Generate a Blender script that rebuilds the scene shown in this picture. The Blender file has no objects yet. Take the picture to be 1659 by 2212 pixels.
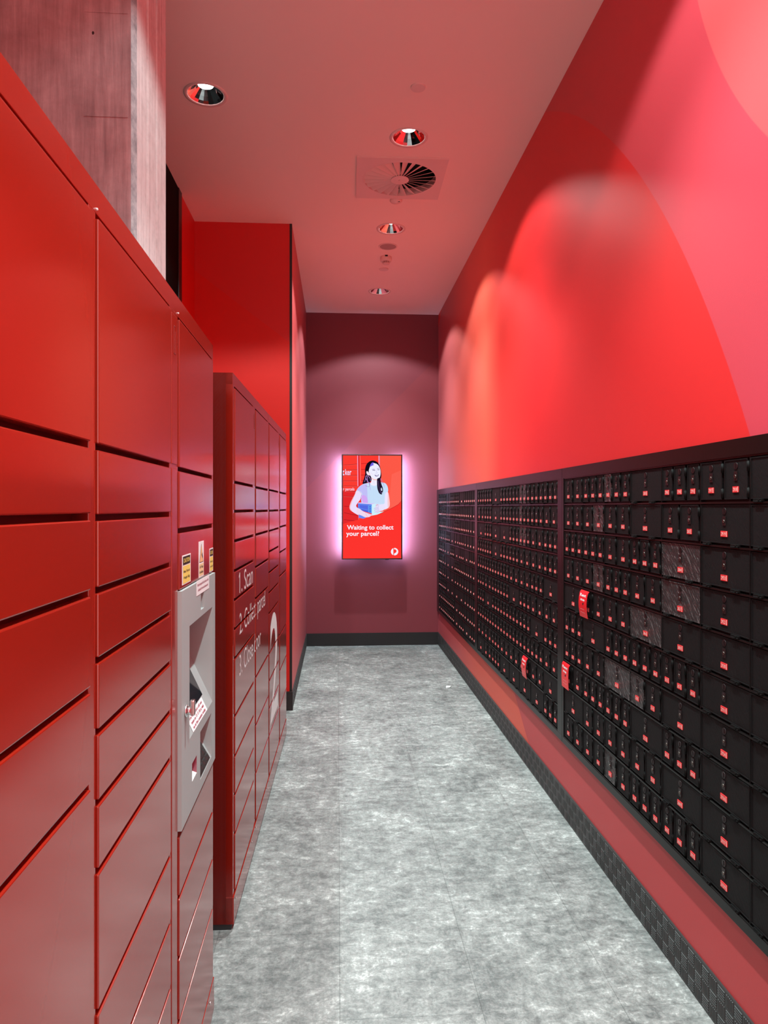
import bpy, bmesh, math, random
from mathutils import Vector, Matrix
from mathutils.geometry import tessellate_polygon

# ------------------------------------------------------------------ camera, world, exposure
S = bpy.context.scene
COL = S.collection
FPX = 1520.0
CAM_H = 1.62
YAW = math.atan((829.5 - 729.0) / FPX)
cam_data = bpy.data.cameras.new('camera')
cam = bpy.data.objects.new('camera', cam_data)
COL.objects.link(cam)
cam.location = (0, 0, CAM_H)
cam.rotation_euler = (math.pi / 2, 0, -YAW)
cam_data.sensor_fit = 'VERTICAL'
cam_data.sensor_height = 24.0
cam_data.lens = FPX / 2212.0 * 24.0
cam_data.shift_y = (1095.0 - 1106.0) / 2212.0
cam_data.clip_start = 0.02
S.camera = cam

world = bpy.data.worlds.new('world')
S.world = world
world.use_nodes = True
world.node_tree.nodes['Background'].inputs[0].default_value = (1.0, 0.60, 0.56, 1)
world.node_tree.nodes['Background'].inputs[1].default_value = 2.4  # pinkish fill added to brighten the ceiling from the open end

S.view_settings.view_transform = 'Standard'
S.view_settings.look = 'None'
S.view_settings.gamma = 1.0
S.view_settings.use_curve_mapping = False
S.view_settings.exposure = 0.30
S.cycles.max_bounces = 12
S.cycles.diffuse_bounces = 7

SPOT_W = 74.0          # each downlight's own lamp: wide part of its beam
CORE_W = 270.0          # and the soft core of the beam
SPOT_COL = (0.80, 1.0, 0.99)
GLOW = 290.0            # light strips behind the screen

# ------------------------------------------------------------------ dimensions
CEIL = 3.88
WR = 1.185             # right wall
WL = -1.128            # left wall
YB = 8.22              # end wall
YA = 5.655             # alcove wall
XC = -0.363            # corridor left wall
YF = -2.6              # open end behind the camera, left unwalled to admit the fill

random.seed(7)


def lin(r, g, b):
    def f(c):
        c /= 255.0
        return c / 12.92 if c <= 0.04045 else ((c + 0.055) / 1.055) ** 2.4
    return (f(r), f(g), f(b), 1.0)


# ------------------------------------------------------------------ materials
def mat(name, col, rough=0.5, metal=0.0, spec=0.5, emit=None, estr=1.0, coat=0.0):
    m = bpy.data.materials.new(name)
    m.use_nodes = True
    b = m.node_tree.nodes['Principled BSDF']
    if len(col) == 3:
        col = (*col, 1)
    b.inputs['Base Color'].default_value = col
    b.inputs['Roughness'].default_value = rough
    b.inputs['Metallic'].default_value = metal
    b.inputs['Specular IOR Level'].default_value = spec
    b.inputs['Coat Weight'].default_value = coat
    if emit:
        if len(emit) == 3:
            emit = (*emit, 1)
        b.inputs['Emission Color'].default_value = emit
        b.inputs['Emission Strength'].default_value = estr
    return m


class NT:
    """small helper for building node trees"""
    def __init__(s, m):
        s.t = m.node_tree
        s.b = s.t.nodes['Principled BSDF']

    def n(s, typ, **kw):
        o = s.t.nodes.new(typ)
        for k, v in kw.items():
            setattr(o, k, v)
        return o

    def l(s, a, b):
        s.t.links.new(a, b)

    def math(s, op, a, b=None, c=None, clamp=False):
        o = s.n('ShaderNodeMath', operation=op, use_clamp=clamp)
        for i, v in enumerate((a, b, c)):
            if v is None:
                continue
            if isinstance(v, (int, float)):
                o.inputs[i].default_value = v
            else:
                s.l(v, o.inputs[i])
        return o.outputs[0]

    def mix(s, fac, a, b, blend='MIX'):
        o = s.n('ShaderNodeMix', data_type='RGBA', blend_type=blend)
        for sock, v in ((o.inputs[0], fac), (o.inputs[6], a), (o.inputs[7], b)):
            if isinstance(v, (int, float)):
                sock.default_value = v
            elif isinstance(v, tuple):
                sock.default_value = v if len(v) == 4 else (*v, 1)
            else:
                s.l(v, sock)
        return o.outputs[2]

    def ramp(s, fac, stops, interp='LINEAR'):
        o = s.n('ShaderNodeValToRGB')
        o.color_ramp.interpolation = interp
        e = o.color_ramp.elements
        while len(e) > 1:
            e.remove(e[0])
        e[0].position, e[0].color = stops[0][0], stops[0][1] if len(stops[0][1]) == 4 else (*stops[0][1], 1)
        for p, c in stops[1:]:
            x = e.new(p)
            x.color = c if len(c) == 4 else (*c, 1)
        s.l(fac, o.inputs[0])
        return o.outputs[0]

    def coords(s, scale=(1, 1, 1), rot=(0, 0, 0), loc=(0, 0, 0)):
        tc = s.n('ShaderNodeTexCoord')
        mp = s.n('ShaderNodeMapping')
        mp.inputs['Scale'].default_value = scale
        mp.inputs['Rotation'].default_value = rot
        mp.inputs['Location'].default_value = loc
        s.l(tc.outputs['Object'], mp.inputs[0])
        return mp.outputs[0]

    def noise(s, vec, scale, detail=4, rough=0.5, dist=0.0):
        o = s.n('ShaderNodeTexNoise')
        o.inputs['Scale'].default_value = scale
        o.inputs['Detail'].default_value = detail
        o.inputs['Roughness'].default_value = rough
        o.inputs['Distortion'].default_value = dist
        s.l(vec, o.inputs['Vector'])
        return o.outputs[0]

    def bump(s, h, strength=0.1, dist=0.01):
        o = s.n('ShaderNodeBump')
        o.inputs['Strength'].default_value = strength
        o.inputs['Distance'].default_value = dist
        s.l(h, o.inputs['Height'])
        s.l(o.outputs[0], s.b.inputs['Normal'])


def plaster_bump(t, strength=0.12, scale=260):
    t.bump(t.noise(t.coords(), scale, 3, 0.6), strength, 0.002)


# white ceiling paint; its pink tint stands in for red bounce light
M_CEIL = mat('ceiling_paint', (0.94, 0.63, 0.59), 0.85, spec=0.2)
plaster_bump(NT(M_CEIL), 0.06)

# the mural on the long right wall: two big arcs and a slow drift of paint colour
M_RIGHT = mat('mural_paint_right', (0.8, 0.04, 0.03), 0.45, spec=0.35)
t = NT(M_RIGHT)
sep = t.n('ShaderNodeSeparateXYZ')
t.l(t.coords(), sep.inputs[0])
Yc, Zc = sep.outputs[1], sep.outputs[2]


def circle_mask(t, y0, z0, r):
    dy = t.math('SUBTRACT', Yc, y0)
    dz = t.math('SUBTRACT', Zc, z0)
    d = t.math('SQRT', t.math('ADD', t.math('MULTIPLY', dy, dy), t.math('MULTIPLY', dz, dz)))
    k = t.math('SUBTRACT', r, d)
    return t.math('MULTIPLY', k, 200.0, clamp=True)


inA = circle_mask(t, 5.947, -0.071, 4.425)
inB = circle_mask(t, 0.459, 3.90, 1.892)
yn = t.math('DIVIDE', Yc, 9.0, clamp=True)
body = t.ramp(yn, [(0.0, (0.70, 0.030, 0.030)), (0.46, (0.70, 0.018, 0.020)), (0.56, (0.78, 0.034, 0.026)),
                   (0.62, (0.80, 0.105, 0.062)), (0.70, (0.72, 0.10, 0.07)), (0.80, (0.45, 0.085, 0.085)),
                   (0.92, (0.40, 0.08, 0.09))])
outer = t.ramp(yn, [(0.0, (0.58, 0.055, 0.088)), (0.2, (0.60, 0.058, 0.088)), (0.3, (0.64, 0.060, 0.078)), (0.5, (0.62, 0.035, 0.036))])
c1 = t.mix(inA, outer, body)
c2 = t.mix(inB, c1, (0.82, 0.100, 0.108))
# strip under the mailboxes: orange field ends on a slanting edge
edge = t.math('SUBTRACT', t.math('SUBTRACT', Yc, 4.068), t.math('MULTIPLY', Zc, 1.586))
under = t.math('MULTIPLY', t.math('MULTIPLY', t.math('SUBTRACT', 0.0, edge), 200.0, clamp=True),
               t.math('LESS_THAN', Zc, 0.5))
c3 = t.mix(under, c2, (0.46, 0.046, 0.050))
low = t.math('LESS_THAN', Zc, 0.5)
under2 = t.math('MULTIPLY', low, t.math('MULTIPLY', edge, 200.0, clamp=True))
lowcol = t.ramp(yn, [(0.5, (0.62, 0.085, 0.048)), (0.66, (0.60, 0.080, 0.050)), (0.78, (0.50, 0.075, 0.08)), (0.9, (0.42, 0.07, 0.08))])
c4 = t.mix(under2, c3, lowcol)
t.l(c4, t.b.inputs['Base Color'])
plaster_bump(t, 0.10, 420)

# end wall and the short corridor wall on the left: dusky plum paint
M_BACK = mat('plum_paint', (0.30, 0.065, 0.085), 0.55, spec=0.3)
t = NT(M_BACK)
sep = t.n('ShaderNodeSeparateXYZ')
t.l(t.coords(), sep.inputs[0])
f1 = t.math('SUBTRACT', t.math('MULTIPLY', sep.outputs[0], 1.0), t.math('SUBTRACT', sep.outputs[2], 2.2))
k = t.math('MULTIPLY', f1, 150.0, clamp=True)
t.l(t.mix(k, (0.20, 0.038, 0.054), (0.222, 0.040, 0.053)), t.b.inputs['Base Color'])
plaster_bump(t, 0.10, 420)

M_CORR = mat('corridor_wall_paint', (0.60, 0.07, 0.08), 0.5, spec=0.35)
t = NT(M_CORR)
sep = t.n('ShaderNodeSeparateXYZ')
t.l(t.coords(), sep.inputs[0])
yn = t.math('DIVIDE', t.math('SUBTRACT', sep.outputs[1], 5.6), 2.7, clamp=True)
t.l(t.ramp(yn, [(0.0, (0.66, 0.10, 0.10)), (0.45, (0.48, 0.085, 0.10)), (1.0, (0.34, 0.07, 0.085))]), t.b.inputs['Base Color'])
plaster_bump(t, 0.10, 420)

M_ALC = mat('alcove_red_paint', (0.70, 0.022, 0.018), 0.5, spec=0.3)
t = NT(M_ALC)
sep = t.n('ShaderNodeSeparateXYZ')
t.l(t.coords(), sep.inputs[0])
ff = t.math('ADD', t.math('MULTIPLY', sep.outputs[0], 0.75), sep.outputs[2])
k = t.math('MULTIPLY', t.math('SUBTRACT', 2.65, ff), 120.0, clamp=True)
t.l(t.mix(k, (0.66, 0.026, 0.024), (0.70, 0.018, 0.012)), t.b.inputs['Base Color'])
plaster_bump(t, 0.10, 420)

# floor: grey vinyl tiles printed like worn concrete
M_FLOOR = mat('concrete_look_vinyl', (0.4, 0.41, 0.4), 0.5, spec=0.45)
t = NT(M_FLOOR)
base = t.coords()
n_big = t.noise(t.coords(), 3.2, 5, 0.6, 0.4)
n_h = t.noise(t.coords((1.0, 1.5, 1)), 16.0, 12, 0.82, 0.45)
n_v = t.noise(t.coords((4.0, 1.0, 1)), 11.0, 10, 0.78, 0.3)
n_f = t.noise(t.coords(), 90.0, 6, 0.75)
v = t.math('ADD', t.math('MULTIPLY', n_big, 0.20), t.math('MULTIPLY', n_h, 0.48))
v = t.math('ADD', v, t.math('MULTIPLY', n_v, 0.14))
v = t.math('ADD', v, t.math('MULTIPLY', n_f, 0.16))
colf = t.ramp(v, [(0.42, (0.095, 0.10, 0.098)), (0.465, (0.165, 0.17, 0.165)), (0.50, (0.225, 0.23, 0.222)), (0.535, (0.305, 0.31, 0.30)), (0.575, (0.54, 0.55, 0.53))])
# scuffs: thin pale scratches
n_s = t.noise(t.coords((5.0, 22.0, 1)), 5.0, 8, 0.8, 0.9)
n_s2 = t.noise(t.coords((30.0, 4.0, 1), rot=(0, 0, 0.2)), 4.0, 8, 0.8, 0.6)
sc = t.math('MULTIPLY', t.math('SUBTRACT', n_s, 0.60), 9.0, clamp=True)
sc2 = t.math('MULTIPLY', t.math('SUBTRACT', n_s2, 0.63), 9.0, clamp=True)
colf = t.mix(t.math('MULTIPLY', t.math('MAXIMUM', sc, sc2), 0.55), colf, (0.74, 0.76, 0.73))
br = t.n('ShaderNodeTexBrick')
br.offset = 0.5
br.inputs['Scale'].default_value = 1.0
br.inputs['Mortar Size'].default_value = 0.0012
br.inputs['Mortar Smooth'].default_value = 0.0
br.inputs['Brick Width'].default_value = 0.914
br.inputs['Row Height'].default_value = 0.457
br.inputs['Color1'].default_value = (1.0, 1.0, 1.0, 1)
br.inputs['Color2'].default_value = (0.90, 0.90, 0.90, 1)
br.inputs['Mortar'].default_value = (0.55, 0.56, 0.56, 1)
cx = t.n('ShaderNodeSeparateXYZ')
t.l(base, cx.inputs[0])
cm = t.n('ShaderNodeCombineXYZ')
t.l(t.math('ADD', cx.outputs[1], 0.06), cm.inputs[0])
t.l(t.math('SUBTRACT', cx.outputs[0], 0.008 - 0.457 * 6), cm.inputs[1])
t.l(cm.outputs[0], br.inputs['Vector'])
colf = t.mix(1.0, colf, br.outputs[0], 'MULTIPLY')
t.l(colf, t.b.inputs['Base Color'])
rr = t.ramp(n_h, [(0.3, (0.42, 0.42, 0.42)), (0.7, (0.58, 0.58, 0.58))])
t.l(rr, t.b.inputs['Roughness'])
t.bump(v, 0.06, 0.003)

# red powder coat of the parcel lockers
M_LOCK = mat('red_powder_coat', (0.26, 0.012, 0.0055), 0.15, spec=0.68)
t = NT(M_LOCK)
t.bump(t.noise(t.coords(), 500, 2, 0.5), 0.012, 0.0004)
M_LOCKIN = mat('locker_shadow_gap', (0.20, 0.008, 0.006), 0.6)
M_FOOT = mat('black_rubber', (0.012, 0.012, 0.013), 0.6)
M_GREY = mat('grey_terminal_coat', (0.34, 0.365, 0.36), 0.5, spec=0.35)
t = NT(M_GREY)
t.bump(t.noise(t.coords(), 900, 2, 0.5), 0.05, 0.0004)
M_LETTER = mat('white_vinyl_letter', (0.78, 0.72, 0.72), 0.45)
M_STEEL = mat('polished_steel', (0.75, 0.75, 0.75), 0.18, metal=1.0)
M_GLASS = mat('dark_display', (0.010, 0.013, 0.016), 0.08, spec=0.6)
M_KEY = mat('dark_key', (0.03, 0.028, 0.028), 0.35)
M_KEYY = mat('yellow_key', (0.6, 0.5, 0.1), 0.4)
M_KEYR = mat('red_key', (0.35, 0.03, 0.05), 0.4)
M_WHITE = mat('white_label', (0.80, 0.78, 0.78), 0.5)
M_YEL = mat('yellow_label', (0.78, 0.58, 0.13), 0.5)
M_INK = mat('black_ink', (0.02, 0.015, 0.012), 0.5)
M_INKR = mat('crimson_ink', (0.35, 0.03, 0.07), 0.5)

# black mailbox bank
M_FRAME = mat('black_bank_frame', (0.006, 0.0050, 0.0050), 0.28, spec=0.20)


def door_mat(name, strength, rough, ang, scale, base, spec, glint=False):
    m = mat(name, (base, base * 0.96, base), rough, spec=spec)
    t = NT(m)
    def streak(a, k):
        mp = t.n('ShaderNodeMapping')
        mp.inputs['Scale'].default_value = (1, 1, k)
        t.l(t.coords(rot=(0, a, 0)), mp.inputs[0])
        return mp.outputs[0]
    n1 = t.noise(streak(ang, 7), scale, 5, 0.65, 0.4)
    n2 = t.noise(t.coords((1, 1, 1)), 120, 3, 0.6)
    t.bump(t.math('ADD', n1, t.math('MULTIPLY', n2, 0.25)), strength, 0.004)
    # scuff streaks, paler and shinier; the brightest doors have reflections painted into them
    n3 = t.noise(streak(ang + 0.08, 9), scale * 1.3, 6, 0.7, 0.5)
    k = t.math('MULTIPLY', t.math('SUBTRACT', n3, 0.53 if glint else 0.60), 7.0, clamp=True)
    hi = 0.26 if glint else 0.030
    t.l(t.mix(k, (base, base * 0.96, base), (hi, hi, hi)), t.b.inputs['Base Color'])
    if glint:
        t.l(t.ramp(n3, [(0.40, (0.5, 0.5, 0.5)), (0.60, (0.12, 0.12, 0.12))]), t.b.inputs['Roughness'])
    return m


M_DOOR = door_mat('black_scratched_door', 0.3, 0.58, -0.80, 22, 0.009, 0.11)
M_DOOR_GLINT = door_mat('black_scratched_door_glint', 1.0, 0.25, -0.85, 14, 0.018, 0.55, True)  # scratched door with reflected light painted in as pale streaks
M_GRID = mat('black_bank_grid', (0.003, 0.0028, 0.0028), 0.5, spec=0.12)
M_HINGE = mat('black_hinge', (0.003, 0.003, 0.003), 0.6, spec=0.12)
M_LOCKP = mat('dark_lock_plate', (0.014, 0.008, 0.009), 0.35, spec=0.3)
M_BRASS = mat('lock_barrel', (0.20, 0.18, 0.16), 0.35, metal=1.0)
M_PLATE = mat('red_number_plate', (0.75, 0.03, 0.035), 0.4)
M_DIGIT = mat('pale_digit', (0.85, 0.72, 0.66), 0.5)
M_TAG = mat('red_tag_plastic', (0.78, 0.012, 0.018), 0.3)

M_CHECK = mat('dark_checker_plate', (0.028, 0.029, 0.029), 0.42, spec=0.5)
M_BLACK = mat('black_paint', (0.002, 0.002, 0.002), 0.7, spec=0.05)
M_DKTRIM = mat('dark_corner_trim', (0.016, 0.010, 0.010), 0.45)

# board-marked concrete pillar
M_CONC = mat('board_marked_concrete', (0.42, 0.40, 0.39), 0.8, spec=0.25)
t = NT(M_CONC)
na = t.noise(t.coords((9, 9, 0.6)), 5.0, 8, 0.65, 0.15)
nb = t.noise(t.coords(), 7.0, 7, 0.65, 0.2)
vv = t.math('ADD', t.math('MULTIPLY', na, 0.55), t.math('MULTIPLY', nb, 0.45))
cc = t.ramp(vv, [(0.34, (0.20, 0.15, 0.155)), (0.5, (0.31, 0.24, 0.245)), (0.64, (0.42, 0.34, 0.345))])
vor = t.n('ShaderNodeTexVoronoi')
vor.inputs['Scale'].default_value = 7.5
t.l(t.coords((1, 1, 0.7)), vor.inputs['Vector'])
pit = t.math('LESS_THAN', t.math('ADD', vor.outputs[0], t.math('MULTIPLY', nb, 0.10)), 0.085)
cc = t.mix(pit, cc, (0.03, 0.02, 0.02))
t.l(cc, t.b.inputs['Base Color'])
t.bump(t.math('SUBTRACT', vv, pit), 0.35, 0.006)
M_CHAMF = mat('grey_concrete_arris', (0.33, 0.36, 0.37), 0.8)
t = NT(M_CHAMF)
nb = t.noise(t.coords(), 26.0, 6, 0.65)
t.l(t.ramp(nb, [(0.35, (0.20, 0.22, 0.23)), (0.65, (0.42, 0.45, 0.46))]), t.b.inputs['Base Color'])
M_BOARD = mat('pale_board_marked_concrete', (0.52, 0.48, 0.46), 0.8)
t = NT(M_BOARD)
na = t.noise(t.coords((24, 24, 0.5)), 5.0, 8, 0.65, 0.1)
nb = t.noise(t.coords(), 30.0, 5, 0.65)
vv = t.math('ADD', t.math('MULTIPLY', na, 0.7), t.math('MULTIPLY', nb, 0.3))
t.l(t.ramp(vv, [(0.3, (0.36, 0.34, 0.33)), (0.5, (0.62, 0.60, 0.59)), (0.7, (0.76, 0.75, 0.74))]), t.b.inputs['Base Color'])
t.bump(vv, 0.35, 0.005)

M_FIT = mat('ceiling_fitting_white', (0.80, 0.52, 0.50), 0.55)
M_SPK = mat('speaker_mesh', (0.42, 0.24, 0.23), 0.7)
M_REFL = mat('mirror_reflector', (0.85, 0.85, 0.87), 0.06, metal=1.0)
M_LAMP = mat('lamp_glow', (1, 1, 1), 0.5, emit=(1.0, 0.98, 0.95), estr=22.0)
M_PLEN = mat('plenum_black', (0.004, 0.004, 0.004), 0.8)
M_LED = mat('lilac_light_strip', (1, 1, 1), 0.5, emit=(0.38, 0.66, 1.0), estr=GLOW)
M_BEZEL = mat('black_bezel', (0.008, 0.008, 0.009), 0.25)
M_PAPER = mat('white_scrap', (0.85, 0.85, 0.83), 0.7)


# ------------------------------------------------------------------ mesh helpers
def bx(bm, x0, x1, y0, y1, z0, z1, mi=0, bev=0.0):
    r = bmesh.ops.create_cube(bm, size=1.0)
    vs = r['verts']
    for v in vs:
        v.co.x = x0 + (v.co.x + 0.5) * (x1 - x0)
        v.co.y = y0 + (v.co.y + 0.5) * (y1 - y0)
        v.co.z = z0 + (v.co.z + 0.5) * (z1 - z0)
    fs = set()
    for v in vs:
        fs.update(v.link_faces)
    for f in fs:
        f.material_index = mi
    if bev > 0:
        es = set()
        for v in vs:
            es.update(v.link_edges)
        rr = bmesh.ops.bevel(bm, geom=list(es), offset=bev, segments=2, profile=0.6, affect='EDGES')
        for f in rr['faces']:
            f.material_index = mi
    return fs


def cyl(bm, c, r0, r1, h, axis='z', seg=24, mi=0, cap=True):
    """frustum from c along +axis, length h"""
    M = {'z': Matrix.Identity(4), 'y': Matrix.Rotation(-math.pi / 2, 4, 'X'), '-y': Matrix.Rotation(math.pi / 2, 4, 'X'),
         'x': Matrix.Rotation(math.pi / 2, 4, 'Y'), '-z': Matrix.Rotation(math.pi, 4, 'X')}[axis]
    M = Matrix.Translation(c) @ M @ Matrix.Translation((0, 0, h / 2))
    r = bmesh.ops.create_cone(bm, cap_ends=cap, segments=seg, radius1=r0, radius2=r1, depth=h, matrix=M)
    fs = set()
    for v in r['verts']:
        fs.update(v.link_faces)
    for f in fs:
        f.material_index = mi
        f.smooth = len(f.verts) == 4
    return r


def lathe(bm, prof, c=(0, 0, 0), seg=32, mi=0, smooth=True):
    rings = []
    for r, z in prof:
        rings.append([bm.verts.new((c[0] + r * math.cos(2 * math.pi * i / seg), c[1] + r * math.sin(2 * math.pi * i / seg), c[2] + z)) for i in range(seg)])
    for a, b in zip(rings, rings[1:]):
        for i in range(seg):
            f = bm.faces.new((a[i], a[(i + 1) % seg], b[(i + 1) % seg], b[i]))
            f.material_index = mi
            f.smooth = smooth
    return rings


def quad(bm, pts, mi=0):
    f = bm.faces.new([bm.verts.new(p) for p in pts])
    f.material_index = mi
    return f


def finish(name, bm, mats, parent=None, kind=None, smooth=False):
    me = bpy.data.meshes.new(name)
    bm.to_mesh(me)
    bm.free()
    for m in (mats if isinstance(mats, (list, tuple)) else [mats]):
        me.materials.append(m)
    return link(name, me, parent, kind)


def link(name, me, parent=None, kind=None):
    o = bpy.data.objects.new(name, me)
    COL.objects.link(o)
    if parent:
        o.parent = parent
    if kind:
        o['kind'] = kind
    return o


def thing(name, label, cat, loc=(0, 0, 0), rotz=0.0, group=None):
    o = bpy.data.objects.new(name, None)
    COL.objects.link(o)
    o.location = loc
    o.rotation_euler = (0, 0, rotz)
    o.empty_display_size = 0.1
    o['label'] = label
    o['category'] = cat
    if group:
        o['group'] = group
    return o


def tag(o, label, cat, group=None):
    o['label'] = label
    o['category'] = cat
    if group:
        o['group'] = group
    return o


def dup(root, loc, rotz=None, label=None, group=None):
    r = root.copy()
    COL.objects.link(r)
    r.location = loc
    if rotz is not None:
        r.rotation_euler = (0, 0, rotz)
    if label:
        r['label'] = label
    if group:
        r['group'] = group
    for ch in list(root.children):
        c = ch.copy()
        COL.objects.link(c)
        c.parent = r
        for g in list(ch.children):
            d = g.copy()
            COL.objects.link(d)
            d.parent = c
    return r


def plate_holes(bm, u0, u1, v0, v1, holes, at, mi=0):
    """flat plate in (u,v) with rectangular holes, or square cells that hold a round hole.
       at(u,v) -> 3D point"""
    us = sorted({u0, u1, *[h[0] for h in holes], *[h[1] for h in holes]})
    vs = sorted({v0, v1, *[h[2] for h in holes], *[h[3] for h in holes]})
    for a, b in zip(us, us[1:]):
        for c, d in zip(vs, vs[1:]):
            um, vm = (a + b) / 2, (c + d) / 2
            if any(h[0] < um < h[1] and h[2] < vm < h[3] for h in holes):
                continue
            quad(bm, [at(a, c), at(b, c), at(b, d), at(a, d)], mi)
    for h in holes:
        if len(h) > 4:
            r = h[4]
            cu, cv = (h[0] + h[1]) / 2, (h[2] + h[3]) / 2
            hu, hv = (h[1] - h[0]) / 2, (h[3] - h[2]) / 2
            n = 48
            ci, sq = [], []
            for i in range(n):
                a = 2 * math.pi * i / n
                c_, s_ = math.cos(a), math.sin(a)
                k = 1 / max(abs(c_), abs(s_))
                ci.append(at(cu + r * c_, cv + r * s_))
                sq.append(at(cu + hu * k * c_, cv + hv * k * s_))
            for i in range(n):
                j = (i + 1) % n
                quad(bm, [ci[i], ci[j], sq[j], sq[i]], mi)


_text_cache = {}


def text_mesh(body, size=1.0, bold=0.0, align='LEFT', res=3):
    """list of 2D polygons (verts, faces) of a text set in Blender's own typeface"""
    key = (body, size, bold, align, res)
    if key in _text_cache:
        return _text_cache[key]
    cu = bpy.data.curves.new('t', 'FONT')
    cu.body = body
    cu.size = size
    cu.offset = bold
    cu.align_x = align
    cu.resolution_u = res
    cu.fill_mode = 'FRONT'
    o = bpy.data.objects.new('t', cu)
    COL.objects.link(o)
    dg = bpy.context.evaluated_depsgraph_get()
    me = o.evaluated_get(dg).to_mesh()
    vs = [(v.co.x, v.co.y) for v in me.vertices]
    fs = [tuple(p.vertices) for p in me.polygons]
    o.evaluated_get(dg).to_mesh_clear()
    bpy.data.objects.remove(o)
    bpy.data.curves.remove(cu)
    _text_cache[key] = (vs, fs)
    return vs, fs


def put_text(bm, body, x, z, h, width=None, y=-0.0005, mi=0, bold=0.0, at=None, align='CENTER', res=3):
    """text with cap height h whose baseline starts at (x,z) (or is centred), lying in the x-z plane"""
    vs, fs = text_mesh(body, 1.0, bold, 'LEFT', res)
    if not vs:
        return
    xs = [v[0] for v in vs]
    ref = text_mesh('H', 1.0, bold, 'LEFT', res)[0]
    cap = max(v[1] for v in ref)
    sz = h / cap
    sx = sz if width is None else width / (max(xs) - min(xs))
    off = -min(xs) * sx
    if align == 'CENTER':
        off = -(min(xs) + max(xs)) / 2 * sx
    elif align == 'RIGHT':
        off = -max(xs) * sx
    if at is None:
        at = lambda a, b: (a, y, b)
    bv = [bm.verts.new(at(x + off + vx * sx, z + vy * sz)) for vx, vy in vs]
    for f in fs:
        try:
            fc = bm.faces.new([bv[i] for i in f])
            fc.material_index = mi
        except ValueError:
            pass


# ------------------------------------------------------------------ the setting
LIGHTS = [(0.435, 4.285), (0.433, 5.70), (0.440, 7.36), (-0.721, 3.912), (0.435, 1.93), (0.435, 0.52), (0.435, -0.90)]
DIFF = (0.428, 4.82)
OPEN_R = 0.100

bm = bmesh.new()
holes = [(x - 0.13, x + 0.13, y - 0.13, y + 0.13, OPEN_R) for x, y in LIGHTS]
holes.append((DIFF[0] - 0.28, DIFF[0] + 0.28, DIFF[1] - 0.28, DIFF[1] + 0.28))
plate_holes(bm, WL, WR, YF, YB, holes, lambda u, v: (u, v, CEIL))
bmesh.ops.remove_doubles(bm, verts=bm.verts, dist=1e-5)
bmesh.ops.reverse_faces(bm, faces=bm.faces)
finish('ceiling', bm, M_CEIL, kind='structure')

bm = bmesh.new()
bx(bm, WL - 0.1, WR + 0.1, YF - 0.1, YB + 0.1, -0.08, 0)
finish('floor', bm, M_FLOOR, kind='structure')

for nm, args, m in (
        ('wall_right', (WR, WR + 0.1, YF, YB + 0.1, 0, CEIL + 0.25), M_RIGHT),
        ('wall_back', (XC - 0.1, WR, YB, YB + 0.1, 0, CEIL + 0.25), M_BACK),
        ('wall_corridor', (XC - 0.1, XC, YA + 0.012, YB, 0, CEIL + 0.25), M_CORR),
        ('wall_alcove', (WL - 0.1, XC - 0.1, YA, YA + 0.1, 0, CEIL + 0.25), M_ALC),
        ('wall_left', (WL - 0.1, WL, YF, YA, 0, CEIL + 0.25), M_ALC)):
    bm = bmesh.new()
    bx(bm, *args)
    finish(nm, bm, m, kind='structure')
bm = bmesh.new()
bx(bm, XC - 0.1, XC - 0.018, YA, YA + 0.012, 0.0, CEIL)
finish('wall_alcove_return', bm, M_ALC, kind='structure')
# black corner strip where the alcove turns into the corridor
bm = bmesh.new()
bx(bm, XC - 0.018, XC + 0.001, YA - 0.003, YA + 0.02, 0, CEIL)
finish('trim_1', bm, M_DKTRIM, kind='structure')
# tall black opening in the left wall behind the pillar
bm = bmesh.new()
bx(bm, WL, WL + 0.004, 2.72, 5.06, 0, CEIL - 0.001)
finish('door_1', bm, M_BLACK, kind='structure')
bm = bmesh.new()
bx(bm, WL, WL + 0.010, 5.06, 5.155, 0, CEIL - 0.001, bev=0.002)
finish('trim_2', bm, M_DKTRIM, kind='structure')


# skirting of raised-bar plate
def checker(name, length, height, loc, rotz):
    bm = bmesh.new()
    bx(bm, 0, length, -0.006, 0.0, 0, height)
    cell = height / 3.2
    nx = int(length / cell)
    for i in range(nx):
        for j in range(4):
            zc = (j + 0.1) * cell
            if zc + cell * 0.5 > height + 0.01:
                continue
            for k in range(5):
                o = (k - 2) * cell * 0.17
                hl, hw = cell * 0.42, cell * 0.058
                if (i + j) % 2:
                    a, b, c, d = i * cell + cell / 2 + o - hw, i * cell + cell / 2 + o + hw, zc + cell / 2 - hl, zc + cell / 2 + hl
                else:
                    a, b, c, d = i * cell + cell / 2 - hl, i * cell + cell / 2 + hl, zc + cell / 2 + o - hw, zc + cell / 2 + o + hw
                c, d = max(c, 0.001), min(d, height - 0.001)
                if d - c < 0.002 or b > length:
                    continue
                s = 0.0010
                o1 = [bm.verts.new(p) for p in ((a, -0.006, c), (b, -0.006, c), (b, -0.006, d), (a, -0.006, d))]
                o2 = [bm.verts.new(p) for p in ((a + s, -0.0081, c + s), (b - s, -0.0081, c + s), (b - s, -0.0081, d - s), (a + s, -0.0081, d - s))]
                bm.faces.new(o2)
                for q in range(4):
                    bm.faces.new((o1[q], o1[(q + 1) % 4], o2[(q + 1) % 4], o2[q]))
    o = finish(name, bm, M_CHECK, kind='structure')
    o.location = loc
    o.rotation_euler = (0, 0, rotz)
    return o


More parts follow.
